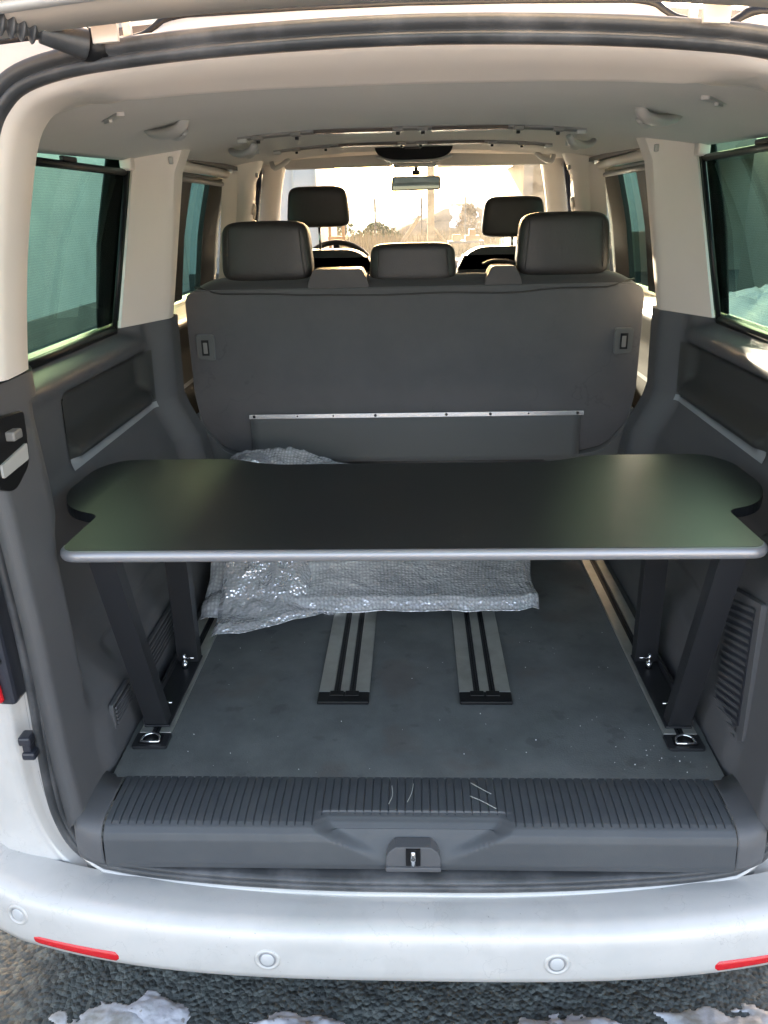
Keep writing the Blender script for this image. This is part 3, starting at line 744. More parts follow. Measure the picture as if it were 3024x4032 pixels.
# ---- upper linings
def dprof(p, n_):
    # from the seal inward, then flaring out to the window edge / ceiling
    x, z = p.x, p.z; s = 1 if x > 0 else -1
    r = []
    for o_, d in [(-.016, .004), (-.024, .012), (-.028, .03), (-.026, .07), (-.022, .115)]:
        r.append(Vector((x+n_.x*o_, yA(x)+d, z+n_.z*o_)))
    return r
for s in (-1, 1):
    P = []
    for p, n_ in zip(loop, LN):
        if p.x*s <= .480 or p.z < 1.402: continue
        r = dprof(p, n_)
        q = r[-1]; z = p.z
        k = ss(1.76, 1.835, z)
        ex, ey, ez = lerp(s*lerp(.85, .80, (z-1.36)/.44), q.x+s*.10, k), lerp(1.60, 1.62, k), lerp(z+.004, 1.838, k)
        for t in (.08, .2, .4, .7, 1):
            r.append(Vector((lerp(q.x, ex, t**1.15), lerp(q.y, ey, t), lerp(q.z, ez, t**.8))))
        P.append(r)
    vp('rear_pillar_lining', grid(P), BEIGE, True)
def flare(p, q, s):
    z = p.z; k = ss(1.76, 1.835, z)
    ex, ey, ez = lerp(s*lerp(.85, .80, (z-1.36)/.44), q.x+s*.10, k), lerp(1.60, 1.62, k), lerp(z+.004, 1.838, k)
    return [Vector((lerp(q.x, ex, t**1.15), lerp(q.y, ey, t), lerp(q.z, ez, t**.8))) for t in (.08, .2, .4, .7, 1)]
P = []
for p, n_ in zip(loop, LN):
    if abs(p.x) > .503 or p.z < 1.6: continue
    x, z = p.x, p.z
    zl = 1.828-.020*(abs(x)/.5)**3
    dq = dprof(p, n_); kk = ss(.38, .50, abs(x))
    P.append([Vector((x, yA(x)+.004, z-.016)).lerp(dq[0], kk), Vector((x, yA(x)+.012, z-.021)).lerp(dq[1], kk), Vector((x, 1.24, lerp(z-.021, zl, .55))).lerp(dq[2], kk), Vector((x, 1.282, zl+.001)).lerp(dq[4], kk), *[a_.lerp(b_, kk) for a_, b_ in zip([Vector((x, 1.292, zl-.001)), Vector((x, 1.300, zl+.0005)), Vector((x, 1.325, zl+.006)), Vector((x, 1.345, zl+.014)), Vector((x, 1.36, zl+.035))], flare(p, dq[4], 1 if x > 0 else -1))]])
vp('header_lining', grid(P), BEIGE, True)
# ceiling
P = []
for i in range(57):
    x = -.80+1.6*i/56
    P.append([(x, y, zceil(x, y)+(.006*ss(1.45, 1.35, y))) for y in fr(1.34, 4.28, 50)])
ceil = vp('headliner', grid(P), HEAD, True); solid(ceil, .01, 1)
# C pillar linings
for s in (-1, 1):
    lo = [(.865, 2.40), (.830, 2.262), (.822, 2.262), (.755, 2.425), (.742, 2.452), (.738, 2.470), (.742, 2.51), (.80, 2.57), (.86, 2.58)]
    hi = [(.815, 2.58), (.784, 2.436), (.777, 2.432), (.703, 2.512), (.682, 2.518), (.676, 2.530), (.672, 2.575), (.74, 2.62), (.80, 2.62)]
    P = []
    for t in fr(0, 1, 14):
        fl_ = .020*ss(.86, 1, t)
        P.append([(s*(lerp(a[0], b[0], t)-fl_*(1 if 2 < k < 8 else 0)), lerp(a[1], b[1], t), lerp(1.362, 1.842-.012*(a[0]-.74)/.1, t)) for k, (a, b) in enumerate(zip(lo, hi))])
    pl = vp('pillar_lining', grid(P), BEIGE, True); autosm(pl, 35)
    q = put('pillar_cap', box(*sorted((s*.700, s*.688)), 2.490, 2.504, 1.795, 1.815, .003), GREYP); q.parent = pl
    vp('pillar_light_block', prism([(s*.80, .95), (s*.935, .95), (s*.930, 1.36), (s*.848, 1.80), (s*.74, 1.81), (s*.79, 1.36)], 'y', 2.612, 2.622), BLACK)  # unseen plate added to block sun leaking behind the lining
    # small corner block above the blind end
    vp('blind_bracket', box(*sorted((s*.775, s*.81)), 2.385, 2.425, 1.776, 1.812, .008, 3), BEIGE, True)
    # lower pillar face towards the side door
    P = [[(s*wallX(2.53, z, s)*(1), 2.53, z), (s*.78, 2.57, z), (s*.88, 2.60, z)] for z in zsl[::6]+[1.364]]
    P = [[(s*wallX(2.53, z, s), 2.53, z), (s*.80, 2.58, z), (s*.90, 2.60, z)] for z in zsl[::6]+[1.366]]
    vp('pillar_base', grid(P), DARK, True)
    # sliding-door window surround, blind, door panel
    W = lambda y, z: lerp(.850, .790, (z-1.345)/.455)
    pts = round_poly([(2.62, 1.30, 0), (3.72, 1.345, 0), (3.72, 1.835, .05), (2.62, 1.835, 0)])
    vp('window_surround', join(tube([(s*.775, 2.60, 1.808), (s*.775, 3.40, 1.812), (s*.778, 3.62, 1.808)], .017, 10), ), BEIGE, True)
    o = vp('roof_gap_trim', box(*sorted((s*.74, s*.80)), 2.62, 3.75, 1.826, 1.842), BLACK)
    P = [[(s*(W(0, z)-.005), 3.56, z), (s*(W(0, z)-.03), 3.60, z), (s*(W(0, z)-.045), 3.66, z), (s*(W(0, z)-.06), 3.74, z)] for z in fr(1.33, 1.815, 8)]
    vp('door_front_lining', grid(P), BEIGE, True)
    bl = vp('sunblind', grid([[(s*(W(0, z)+.0), y, z) for z in fr(1.34, 1.772, 4)] for y in (2.62, 3.58)]), BLIND)
    q = put('blind_rail', tube([(s*.794, 2.60, 1.772), (s*.782, 3.1, 1.772), (s*.790, 3.59, 1.772)], .010, 8, sx=.8), DGREYP, None, True); q.parent = bl
    q = put('blind_roller', box(*sorted((s*.80, s*.825)), 2.95, 3.56, 1.782, 1.798, .003), BLACK); q.parent = bl
    # door panel below the middle window
    def dX(z): return interp([(.55, .80), (.9, .80), (1.05, .80), (1.13, .815), (1.2, .82), (1.27, .80), (1.31, .79), (1.345, .86)], z)
    dp = vp('side_door_panel', grid([[(s*dX(z), y, z) for z in fr(.55, 1.35, 50)] for y in (2.56, 3.1, 3.75)]), DARKG, True)
    q = put('trim_strip', grid([[(s*(dX(z)-.004), y, z) for z in (1.085, 1.098)] for y in (2.58, 3.1, 3.7)]), SATIN); q.parent = dp
    # B pillar with belt anchor
    P = []
    for t in fr(0, 1, 10):
        z = lerp(1.0, 1.868, t); c = lerp(.80, .690, t)-.03*ss(.9, 1, t)
        P.append([(s*(c+.08), 3.66, z), (s*(c+.02), 3.68, z), (s*(c+.0), 3.71, z), (s*(c-.008), 3.76, z), (s*(c-.004), 3.84, z), (s*(c+.03), 3.90, z), (s*(c+.10), 3.92, z)])
    bp = vp('door_pillar_lining', grid(P), BEIGE, True)
    q = put('pillar_cap', box(*sorted((s*.668, s*.680)), 3.74, 3.762, 1.80, 1.82, .003), GREYP); q.parent = bp
    q = put('belt_slot', prism(round_poly([(3.745, 1.545, .008), (3.795, 1.545, .008), (3.795, 1.71, .02), (3.745, 1.71, .02)]), 'x', s*.722, s*.735, .003), BLACK); q.parent = bp
    q = put('belt_guide', join(prism(round_poly([(3.735, 1.57, .012), (3.805, 1.57, .012), (3.80, 1.625, .015), (3.74, 1.625, .015)]), 'x', s*.700, s*.722, .006, 3), tube(catmull([(s*.705, 3.75, 1.65), (s*.70, 3.775, 1.69), (s*.705, 3.80, 1.66), (s*.712, 3.79, 1.63)], 4), .006, 8)), BEIGE, None, True); q.parent = bp
    # front door opening seal and A pillar
    vp('front_door_seal', tube(catmull([(s*.745, 3.93, 1.30), (s*.735, 3.95, 1.60), (s*.715, 4.0, 1.78), (s*.72, 4.1, 1.845), (s*.76, 4.45, 1.80)], 5), .016, 10), BLUEBLACK, True)
    vp('front_door_frame', tube(catmull([(s*.79, 3.98, 1.30), (s*.775, 4.02, 1.62), (s*.76, 4.08, 1.78), (s*.78, 4.4, 1.79)], 5), .02, 10), BLACK, True)
    P = []
    for t in fr(0, 1, 12):
        z = lerp(1.90, 1.30, t); y = lerp(4.22, 4.86, t); x = lerp(.660, .790, t)
        k = .05*(1-t)**3
        P.append([(s*(x+.10), y-.10, z-.02), (s*(x+.05), y-.11, z-.02), (s*(x+.008-k), y-.07, z-.01), (s*(x-.006-k), y-.02, z), (s*(x+.0-k), y+.03, z), (s*(x+.04), y+.07, z)])
    ap = vp('windscreen_pillar_lining', grid(P), BEIGE, True)
    q = put('pillar_handle', prism(round_poly([(4.55, 1.38, .01), (4.60, 1.38, .01), (4.53, 1.56, .01), (4.50, 1.56, .01)]), 'x', s*.700, s*.715, .004), GREYP); q.parent = ap
    vp('visor_clip', tube(catmull([(s*.560, 3.96, 1.884), (s*.590, 3.95, 1.860), (s*.625, 3.93, 1.845), (s*.640, 3.95, 1.87)], 5), .011, 8), GREYP, True)
# grab handles on the ceiling edges, coat hooks
def handle(x0, y0, x1, y1, z0, z1, s, sc_=1.0):
    a = Vector((s*x0, y0, z0)); b = Vector((s*x1, y1, z1))
    path = [a, a.lerp(b, .15)+Vector((0, 0, -.012)), a.lerp(b, .5)+Vector((0, 0, -.020)), a.lerp(b, .85)+Vector((0, 0, -.016)), b]
    h = vp('grab_handle', tube(catmull(path, 5), lambda t: (.010+.006*math.sin(math.pi*t))*sc_, 12, sx=1.1, sy=.75), GREYP, True)
    m_ = a.lerp(b, .62)+Vector((-s*.004, .03, -.018))
    q = put('handle_hook', tube(catmull([m_+(a-b)*.22, m_+Vector((0, .012, -.008)), m_+(b-a)*.2], 5), .010*sc_, 10, sy=.8), GREYP, None, True); q.parent = h
    q = put('hook_recess', tube([m_+(a-b)*.12+Vector((0, -.004, -.002)), m_+(b-a)*.14+Vector((0, -.004, -.002))], .007*sc_, 8), DGREYP, None, True); q.parent = h
for s in (-1, 1):
    handle(.578, 1.925, .470, 1.835, 1.838, 1.846, s)
    handle(.575, 2.78, .480, 2.68, 1.848, 1.856, s)
    ch = vp('coat_hook', prism(round_poly([(s*.505, 1.565, .004), (s*.520, 1.560, .004), (s*.600, 1.675, .004), (s*.585, 1.680, .004)]), 'z', 1.829, 1.842, .002), GREYP)
    ch.data.transform(Matrix.Translation((0, 0, -.004)))
    q = put('hook_lip', prism(round_poly([(s*.545, 1.612, .003), (s*.552, 1.608, .003), (s*.572, 1.638, .003), (s*.564, 1.640, .003)]), 'z', 1.820, 1.828, .001), GREYP); q.parent = ch
    vp('vent_slot', prism(round_poly([(s*.535, 3.06, .003), (s*.550, 3.05, .003), (s*.625, 3.22, .003), (s*.610, 3.23, .003)]), 'z', 1.852, 1.866, .002), GREYP)

# ---- lamp rails across the ceiling
def lamp_rail(y, x0, x1):
    pz = lambda x: zceil(x, y)
    P = [[(x, y-.016, pz(x)+.002), (x, y-.014, pz(x)-.006), (x, y-.004, pz(x)-.011), (x, y+.010, pz(x)-.010), (x, y+.016, pz(x)+.002)] for x in fr(x0, x1, 40)]
    r_ = vp('ceiling_lamp_rail', grid(P), DGREYP, True); autosm(r_)
    for a, b in ((-.27, -.05), (.06, .27)):
        q = put('lamp_lens', prism([(a, y-.0185), (b, y-.0185), (b, y+.002), (a, y+.002)], 'z', pz((a+b)/2)-.0125, pz((a+b)/2)-.003, .0015), LAMPL); q.parent = r_
        q = put('chrome_strip', box(a, b, y+.0025, y+.0075, pz((a+b)/2)-.0135, pz((a+b)/2)-.009, .001), CHROME); q.parent = r_
    for kx in (-.43, -.32, -.035, .035, .30, .41):
        q = put('rail_clip', box(kx-.015, kx+.015, y-.020, y+.012, pz(kx)-.0135, pz(kx)-.001, .003), DGREYP); q.parent = r_
        q = put('knob', cyl((kx, y+.004, pz(kx)-.016), .0055, .010, 'z', 12, .001), BLACK); q.parent = r_
    for kx in (x0+.012, x1-.012):
        q = put('rail_end', box(kx-.014, kx+.014, y-.014, y+.014, pz(kx)-.016, pz(kx), .005, 3), GREYP, None, True); q.parent = r_
lamp_rail(2.46, -.485, .485); lamp_rail(3.26, -.515, .52)

# ---- roof console, mirror, visors, windscreen, dash
con = vp('roof_console', prism(round_poly([(-.155, 1.93, .0), (-.160, 1.885, .03), (-.09, 1.852, .03), (.11, 1.850, .03), (.178, 1.885, .03), (.175, 1.93, 0)]), 'y', 3.72, 3.98, .006, 3), mat('matt black console', (.006, .006, .006), .55, bump=(400, .1, 'noise'), spec=.12), True); autosm(con)
q = put('console_rim', tube(catmull([(-.152, 3.725, 1.868), (-.08, 3.715, 1.851), (.01, 3.712, 1.849), (.10, 3.715, 1.851), (.172, 3.725, 1.868)], 5), .006, 8), GREYP, None, True); q.parent = con
q = put('console_display', box(-.03, .04, 3.712, 3.724, 1.896, 1.914, .002), LAMPL); q.parent = con
q = put('console_foot', box(-.085, .115, 3.98, 4.04, 1.838, 1.87, .006), GREYP); q.parent = con
mi = vp('rear_view_mirror', prism(round_poly([(-.100, 1.738, .014), (.138, 1.742, .014), (.136, 1.803, .014), (-.094, 1.803, .014)]), 'y', 4.09, 4.115, .006, 3), MIRR, True); autosm(mi)
q = put('mirror_glass', prism(round_poly([(-.092, 1.744, .008), (.130, 1.748, .008), (.129, 1.796, .008), (-.087, 1.797, .008)]), 'y', 4.0875, 4.0895), MIRG); q.parent = mi
q = put('mirror_stem', join(cyl((.02, 4.11, 1.818), .020, .022, 'z', 16, .003), tube([(.02, 4.12, 1.82), (.022, 4.17, 1.87)], .009, 8)), BLACK, None, True); q.parent = mi
for s in (-1, 1):
    x0, x1 = (-.60, -.085) if s < 0 else (.10, .64)
    pts = [(x0, 1.842, .02), (x1, 1.846, .02), (x1, 1.90, .0), (x0, 1.885 if s < 0 else 1.90, .0)] if s < 0 else [(x0, 1.846, .02), (x1, 1.838, .02), (x1, 1.88, .0), (x0, 1.90, 0)]
    o = vp('sun_visor', prism(round_poly(pts), 'y', 4.06, 4.078, .006, 3), HEAD, True); autosm(o)
def zfront(x): return 1.92-.05*(x/.7)**2
P = [[(x, 4.08+.02, zceil(x, 4.1)-.0), (x, 4.14, 1.895-.03*(x/.7)**2), (x, 4.20, 1.89-.03*(x/.7)**2), (x, 4.3, 1.90-.03*(x/.7)**2)] for x in fr(-.72, .72, 24)]
vp('windscreen_header_lining', grid(P), BEIGE, True)
P = [[(x, lerp(4.20, 5.10, t)+.0*x-.10*(x/.8)**2*1, lerp(1.905, 1.27, t)) for t in fr(0, 1, 12)] for x in fr(-.86, .86, 16)]
ws = vp('windscreen', grid(P), FRONTG, True)
db = vp('dashboard', prism([(4.35, 1.20), (4.42, 1.36), (4.50, 1.40), (4.95, 1.33), (5.08, 1.28), (5.08, .60), (4.45, .60)], 'x', -.86, .86, .015), DARKG); autosm(db)
q = put('instrument_hood', prism([(-.50, 1.36), (-.47, 1.42), (-.38, 1.445), (-.29, 1.42), (-.26, 1.36)], 'y', 4.36, 4.60, .01), DARKG, None, True); q.parent = db
# steering wheel
wc = Vector((-.385, 4.32, 1.345)); tl = Matrix.Rotation(R(-62), 3, 'X')
wh = [wc+tl @ Vector((math.cos(a)*.185, math.sin(a)*.185, 0)) for a in [2*math.pi*i/40 for i in range(40)]]
sw = vp('steering_wheel', tube(wh, .014, 10, closed=True), LEATH, True)
q = put('wheel_hub', join(tube([wc+tl @ Vector((-.18, 0, 0)), wc+tl @ Vector((.18, 0, 0))], .014, 8), tube([wc, wc+tl @ Vector((0, -.18, 0))], .016, 8), tube([wc, wc+tl @ Vector((0, 0, -.18))], .05, 14)), BLACK, None, True); q.parent = sw

# =================================================================== SEATS
def cushion(w_, h_, d_, bev, taper=0, bulge=0, tilt=0):
    def pw(c, e): return math.copysign(abs(c)**e, c)
    P = []; nu, nv = 72, 40
    for i in range(nu):
        th = 2*math.pi*i/nu; row = []
        for j in range(nv+1):
            ph = -math.pi/2+math.pi*j/nv*.9999+.00005
            e2, e1 = .42, .34
            z = pw(math.sin(ph), e1); cz = abs(math.cos(ph))**e1
            x = cz*pw(math.cos(th), e1); y = cz*pw(math.sin(th), e2)
            row.append((x*w_/2*(1-taper*z), y*d_/2*(1+bulge*.5*(1-x*x)), z*h_/2+bulge*.06*h_*(1-x*x)*(1 if z > 0 else 0)))
        P.append(row)
    return grid(P, closed_u=True)
def headrest(parent, cx, cy, z0, w_, h_, d_, taper=.05, stalks=(.075,), tilt=0.0, rod=.02, seam=True):
    h = vp('headrest', cushion(w_, h_, d_, .030, taper, .10, tilt), LEATH, True, parent, loc=None)
    h.data.transform(Matrix.Translation((cx, cy, z0+h_/2)))
    if seam:
        for s in (-1, 1):
            pts = []
            for i in range(-8, 9):
                z = i/8*h_*.40; x = s*(w_/2*(1-taper*z/(h_/2))-.026)
                pts.append((cx+x, cy-d_/2*(1+.10*(1-(x/(w_/2))**2)*(1-(z/(h_/2))**2))-.0004+(abs(i)/8)**6*.012, z0+h_/2+z))
            q = put('seam', tube(pts, .0016, 6), LEATH, None, True); q.parent = h
    for s in stalks:
        for sg in ((-1, 1) if s else (1,)):
            q = put('headrest_post', cyl((cx+sg*s, cy+.005, z0-rod/2+.005), .006, rod+.03, 'z', 12), CHROME, None, True); q.parent = h
            q = put('post_collar', cyl((cx+sg*s, cy+.005, z0-rod), .018, .010, 'z', 16, .002), GREYP if rod < .03 else BLACK, None, True); q.parent = h
    return h
bench = thing('bench_seat', 'black three-place rear bench seat with plain charcoal back facing the load bay', 'seat', (0, 2.68, .58))
front = round_poly([(-.728, 1.43, .05), (-.728, 1.10, 0), (-.712, .99, .04), (-.640, .905, .045), (-.50, .875, .03), (.50, .875, .03), (.640, .905, .045), (.712, .99, .04), (.728, 1.10, 0), (.728, 1.43, .05)], 6)
bk = vp('backrest', prism(front, 'y', 2.600, 2.735, .022, 4), FABRIC, True, bench); autosm(bk, 50)
def crown(x):
    e = ss(.728, .61, abs(x)); return e**.5
P = []
for x in fr(-.725, .725, 90):
    e = max(.02, crown(x)); P.append([(x, 2.672-.071*math.cos(a_)*(.75+.25*e), 1.408+(.051*e+.004)*max(0, math.sin(a_))**.8) for a_ in fr(0, math.pi, 16)])
q = put('top_pad', grid(P), PADF, None, True); q.parent = bk
pts = [(x, 2.598+.035*ss(.63, .70, abs(x)), 1.4185-.010*ss(.50, .30, abs(x+.0))+.018*ss(.60, .70, abs(x))+.004*noise.noise(Vector((x*5, 0, 0)))) for x in fr(-.700, .700, 60)]
q = put('seam_piping', tube(pts, .0028, 6), LEATH, None, True); q.parent = bk
for s in (-1, 1):
    bz_ = vp('release_bezel', prism(round_poly([(s*.700, 1.215, .01), (s*.644, 1.208, .01), (s*.642, 1.292, .01), (s*.702, 1.292, .01)]), 'y', 2.588, 2.602, .003), DGREYP, False, bench)
    bz_.data.materials.clear(); bz_.data.materials.append(FLAP)
    q = put('release_recess', box(*sorted((s*.684, s*.660)), 2.5865, 2.60, 1.226, 1.276), BLACK); q.parent = bz_
    q = put('release_lever', box(*sorted((s*.679, s*.665)), 2.5850, 2.60, 1.232, 1.268, .002), DGREYP); q.parent = bz_
    arm = round_poly([(s*.728, 1.03, .01), (s*.714, 1.035, .006), (s*.706, .985, .03), (s*.640, .895, .04), (s*.50, .868, .01), (s*.44, .868, .0), (s*.44, .858, .0), (s*.56, .845, .03), (s*.715, .88, .04)])
    vp('hinge_cover', prism(arm, 'y', 2.585, 2.66, .004), FLAP, False, bench)
P = [[(x, 2.594+.004*noise.noise(Vector((x*4, z*6, 2)))-.010*ss(.95, .86, z), z) for z in fr(1.017, .862, 8)] for x in fr(-.545, .553, 40)]
fp = vp('cloth_flap', grid(P), FLAP, True, bench); solid(fp, .002)
st = vp('aluminium_strip', box(-.548, .562, 2.585, 2.5915, 1.0125, 1.0275, .0012), ALU, False, bench)
st.data.materials.clear(); st.data.materials.append(mat('bright aluminium strip', (.82, .82, .82), .25, .8, bump=(90, .08, 'noise')))
for x in (-.53, -.385, -.265, -.125, .11, .255, .38, .54):
    q = put('screw', cyl((x, 2.584, 1.021), .0048 if x in (-.53, -.125, .11, .255, .54) else .0028, .003, 'y', 12), BLACK); q.parent = st
headrest(bench, -.462, 2.675, 1.450, .285, .182, .105, .045)
headrest(bench, .476, 2.675, 1.450, .285, .190, .105, .045)
headrest(bench, .003, 2.675, 1.440, .272, .118, .105, .035, stalks=())
for x0, x1, z1 in ((-.330, -.135, 1.487), (.228, .345, 1.487)):
    vp('belt_outlet', prism(round_poly([(x0, 1.430, .006), (x1, 1.430, .006), (x1-.004, 1.450, .004), (x1-.024, z1, .008), (x0+.022, z1, .008), (x0+.003, 1.450, .004)]), 'y', 2.600, 2.70, .004, 3), LEATH, False, bench)
vp('seat_cushion', box(-.70, .70, 2.72, 3.20, .92, 1.06, .05, 4), LEATH, True, bench)
vp('seat_base', box(-.55, .55, 2.66, 3.15, .66, .91, .02), STEELB, False, bench)
for x in (-.5, .5): vp('leg', box(x-.03, x+.03, 2.66, 3.15, .5895, .66, .005), STEELB, False, bench)
# loose belt buckle strap lying over the right outlet
tb = tube(catmull([(.365, 2.66, 1.462), (.33, 2.69, 1.490), (.27, 2.72, 1.497), (.235, 2.74, 1.485)], 6), .010, 8, sy=.45)
vp('belt_strap', tb, LEATH, True, bench)

def front_seat(cx, label, hrz, hx, single, w_=.46):
    t = thing('front_seat', label, 'seat', (cx, 3.9, .56), 'front seats behind the windscreen')
    sh = round_poly([(cx-w_/2, .95, .03), (cx+w_/2, .95, .03), (cx+w_/2, 1.36, .12), (cx+w_/2-.07, 1.50, .09), (cx-w_/2+.07, 1.50, .09), (cx-w_/2, 1.36, .12)], 8)
    b = vp('backrest', prism(sh, 'y', 3.62, 3.74, .03, 4), LEATH, True, t); autosm(b, 50)
    vp('seat_cushion', box(cx-w_/2, cx+w_/2, 3.74, 4.22, .86, 1.02, .05, 4), LEATH, True, t)
    vp('seat_base', box(cx-.2, cx+.2, 3.76, 4.15, .56, .87, .02), STEELB, False, t)
    headrest(t, hx, 3.68, hrz, .262, .165, .095, .06, stalks=(0,) if single else (0,), rod=hrz-1.49, seam=False)
    return t
front_seat(-.37, 'left front seat with a raised black headrest on a thin chrome post', 1.592, -.405, True)
front_seat(.40, 'right front seat with a low black headrest close to its back', 1.535, .435, False)

# =================================================================== TABLE
tb = thing('folding_table', 'black laminate table with wavy cut outs, silver grey edge and black steel legs', 'table', (0, 1.58, .59))
hb = [(0, 1.290, 0), (.625, 1.290, .032), (.622, 1.42, .02), (.620, 1.470, .022), (.690, 1.500, .045), (.745, 1.60, .06), (.742, 1.775, .035), (.700, 1.845, .035), (.43, 1.845, .04), (.33, 1.795, .05), (0, 1.795, 0)]
full = hb + [(-x, y, r_) for x, y, r_ in hb[::-1][1:-1]]
# orientation consistent
outl = [Vector((v.x-.008, v.y)) for v in round_poly(full, 6)]
def tri_prism(pts, a, b_):
    me = prism(pts, 'z', a, b_); bm = bmesh.new(); bm.from_mesh(me)
    bmesh.ops.triangulate(bm, faces=[f for f in bm.faces if len(f.verts) > 4], ngon_method='EAR_CLIP'); return bm_me(bm)
board = vp('table_top', tri_prism(outl, 1.079, 1.100), BOARD, False, tb)
# edge banding: front bull-nose
fpath = [(x, y) for x, y in [(v.x, v.y) for v in outl] if y < 1.33]
fp_s = sorted([p for p in fpath], key=lambda p: p[0])
ed = vp('edge_band', tube([(x, y-.001, 1.0885) for x, y in fp_s], .0108, 12, sx=.8, sy=1.0), EDGE, True, tb)
bpath = [(v.x, v.y) for v in outl]
P = [[Vector((x, y, 1.0795)), Vector((x, y, 1.0990))] for x, y in bpath]
n_ = len(P)
for i in range(n_):
    a = Vector(bpath[i-1]); b = Vector(bpath[(i+1) % n_]); t = (b-a).normalized(); nn = Vector((t.y, -t.x, 0))*.0012
    P[i] = [p+nn for p in P[i]]
q = put('side_edge', grid(P, closed_u=True), STEELB); q.parent = board
for s in (-1, 1):
    base = vp('base_channel', join(box(*sorted((s*.546, s*.603)), 1.475, 1.775, .5892, .5942, .001), box(*sorted((s*.601, s*.605)), 1.475, 1.775, .5945, .612, .001)), STEELB, False, tb)
    def leg(x0, x1, yb, yt, zt=1.078, w_=.0):
        ps = []
        for (a, b, dy0, dy1) in ((x0, x1, 0, .004), (x0, x0+.004, .004, .034), (x1-.004, x1, .004, .034)):
            bm = bmesh.new()
            def V(x, dy, top): return bm.verts.new((s*x, (yt if top else yb)+dy, zt if top else .5945))
            v = [V(a, dy0, 0), V(b, dy0, 0), V(b, dy1, 0), V(a, dy1, 0), V(a, dy0, 1), V(b, dy0, 1), V(b, dy1, 1), V(a, dy1, 1)]
            for f in ((0, 1, 2, 3), (4, 5, 6, 7), (0, 1, 5, 4), (1, 2, 6, 5), (2, 3, 7, 6), (3, 0, 4, 7)): bm.faces.new([v[k] for k in f])
            bmesh.ops.recalc_face_normals(bm, faces=bm.faces); ps.append(bm_me(bm))
        return join(*ps)
    vp('leg', leg(.552, .600, 1.478, 1.322), STEELB, False, tb)
    vp('leg', leg(.549, .602, 1.742, 1.742), STEELB, False, tb)
    vp('support_bracket', box(*sorted((s*.545, s*.61)), 1.33, 1.80, 1.066, 1.0785, .001), STEELB, False, tb)
    for yy in (1.520, 1.712):
        c = s*.574
        kb = vp('clamp_bolt', join(cyl((c, yy, .604), .0075, .020, 'z', 14, .001), cyl((c, yy, .624), .0042, .022, 'z', 12, .001)), CHROME, True, tb)
        q = put('tommy_bar', tube([(c, yy, .624), (c-s*.026, yy-.004, .626)], .0022, 8), CHROME, None, True); q.parent = kb

# =================================================================== BUBBLE WRAP
bw = thing('bubble_wrap', 'crumpled clear bubble wrap heaped on the load floor below the black table', 'packaging', (-.1, 2.1, .59))
def fbm(x, y, s, o=4):
    return sum(noise.noise(Vector((x*2**k, y*2**k, s+k)))/1.7**k for k in range(o))
def ridge(x, y, s): return 1-abs(noise.noise(Vector((x, y, s))))*2
def sheet(u0, u1, front, back, hfun, amp, seed, nu=150, nv=110, thick=.006):
    P = []; 
    for i in range(nu+1):
        u = lerp(u0, u1, i/nu); row = []
        y0, y1 = front(u), back(u)
        for j in range(nv+1):
            t = j/nv; y = lerp(y0, y1, t)
            x = u+.012*noise.noise(Vector((y*9, seed, u*2)))
            e = min(1, i/4, (nu-i)/4)
            a = amp(u, t)
            z = hfun(x, y, t)+a*(.55*fbm(x*7, y*7, seed)+.40*ridge(x*11+y*4, y*10-x*5, seed)*.8+.16*abs(noise.noise(Vector((x*26, y*26, seed))))+.06*noise.noise(Vector((x*60, y*60, seed))))
            # rolled edge
            z -= .008*(1-e)
            row.append((x, y, z))
        P.append(row)
    me = grid(P); uvl = me.uv_layers.new(name='UVMap')
    for lp in me.loops:
        vi = lp.vertex_index; i, j = divmod(vi, nv+1)
        uvl.data[lp.index].uv = (i/nu*(u1-u0), j/nv*.5)
    return me
fA = lambda u: 1.985-.035*ss(-.25, -.5, u)+.010*noise.noise(Vector((u*7, 0, 5)))+.03*ss(.28, .36, u)
hA = lambda x, y, t: .606+.028*ss(0, .08, t)+lerp(.05, .29, ss(.25, -.45, x))*ss(.05, 1, t)
s1 = put('folded_sheet', sheet(-.60, .352, fA, lambda u: 2.50, hA, lambda u, t: .006+.020*ss(-.05, -.40, u)*ss(0, .2, t)+.006*ss(.3, 1, t), 3, 200, 120), BUBBLE, bw, True); solid(s1, .0008)
fB = lambda u: 1.862+.155*ss(-.55, -.15, u)**1.2+.008*noise.noise(Vector((u*9, 0, 9)))
hB = lambda x, y, t: .602+.012*ss(0, .1, t)+.16*ss(.15, 1, t)-.16*ss(-.27-.14*t, -.14-.12*t, x)*ss(.02, .2, t)
s2 = put('crumpled_flap', sheet(-.545, -.135, fB, lambda u: 2.20, hB, lambda u, t: .008+.012*ss(0, .3, t), 11, 120, 70), FILM, bw, True); solid(s2, .0008)
hC = lambda x, y, t: .93+.05*math.sin(max(0, min(1, (x+.57)/.16))*math.pi)*(1-t)-.03*t
s3 = put('raised_fold', sheet(-.56, -.20, lambda u: 2.22, lambda u: 2.46, lambda x, y, t: .62+.315*ss(0, .55, t)*(1-.13*ss(-.50, -.42, x)), lambda u, t: .018, 17, 70, 60), FILM, bw, True); solid(s3, .0008)

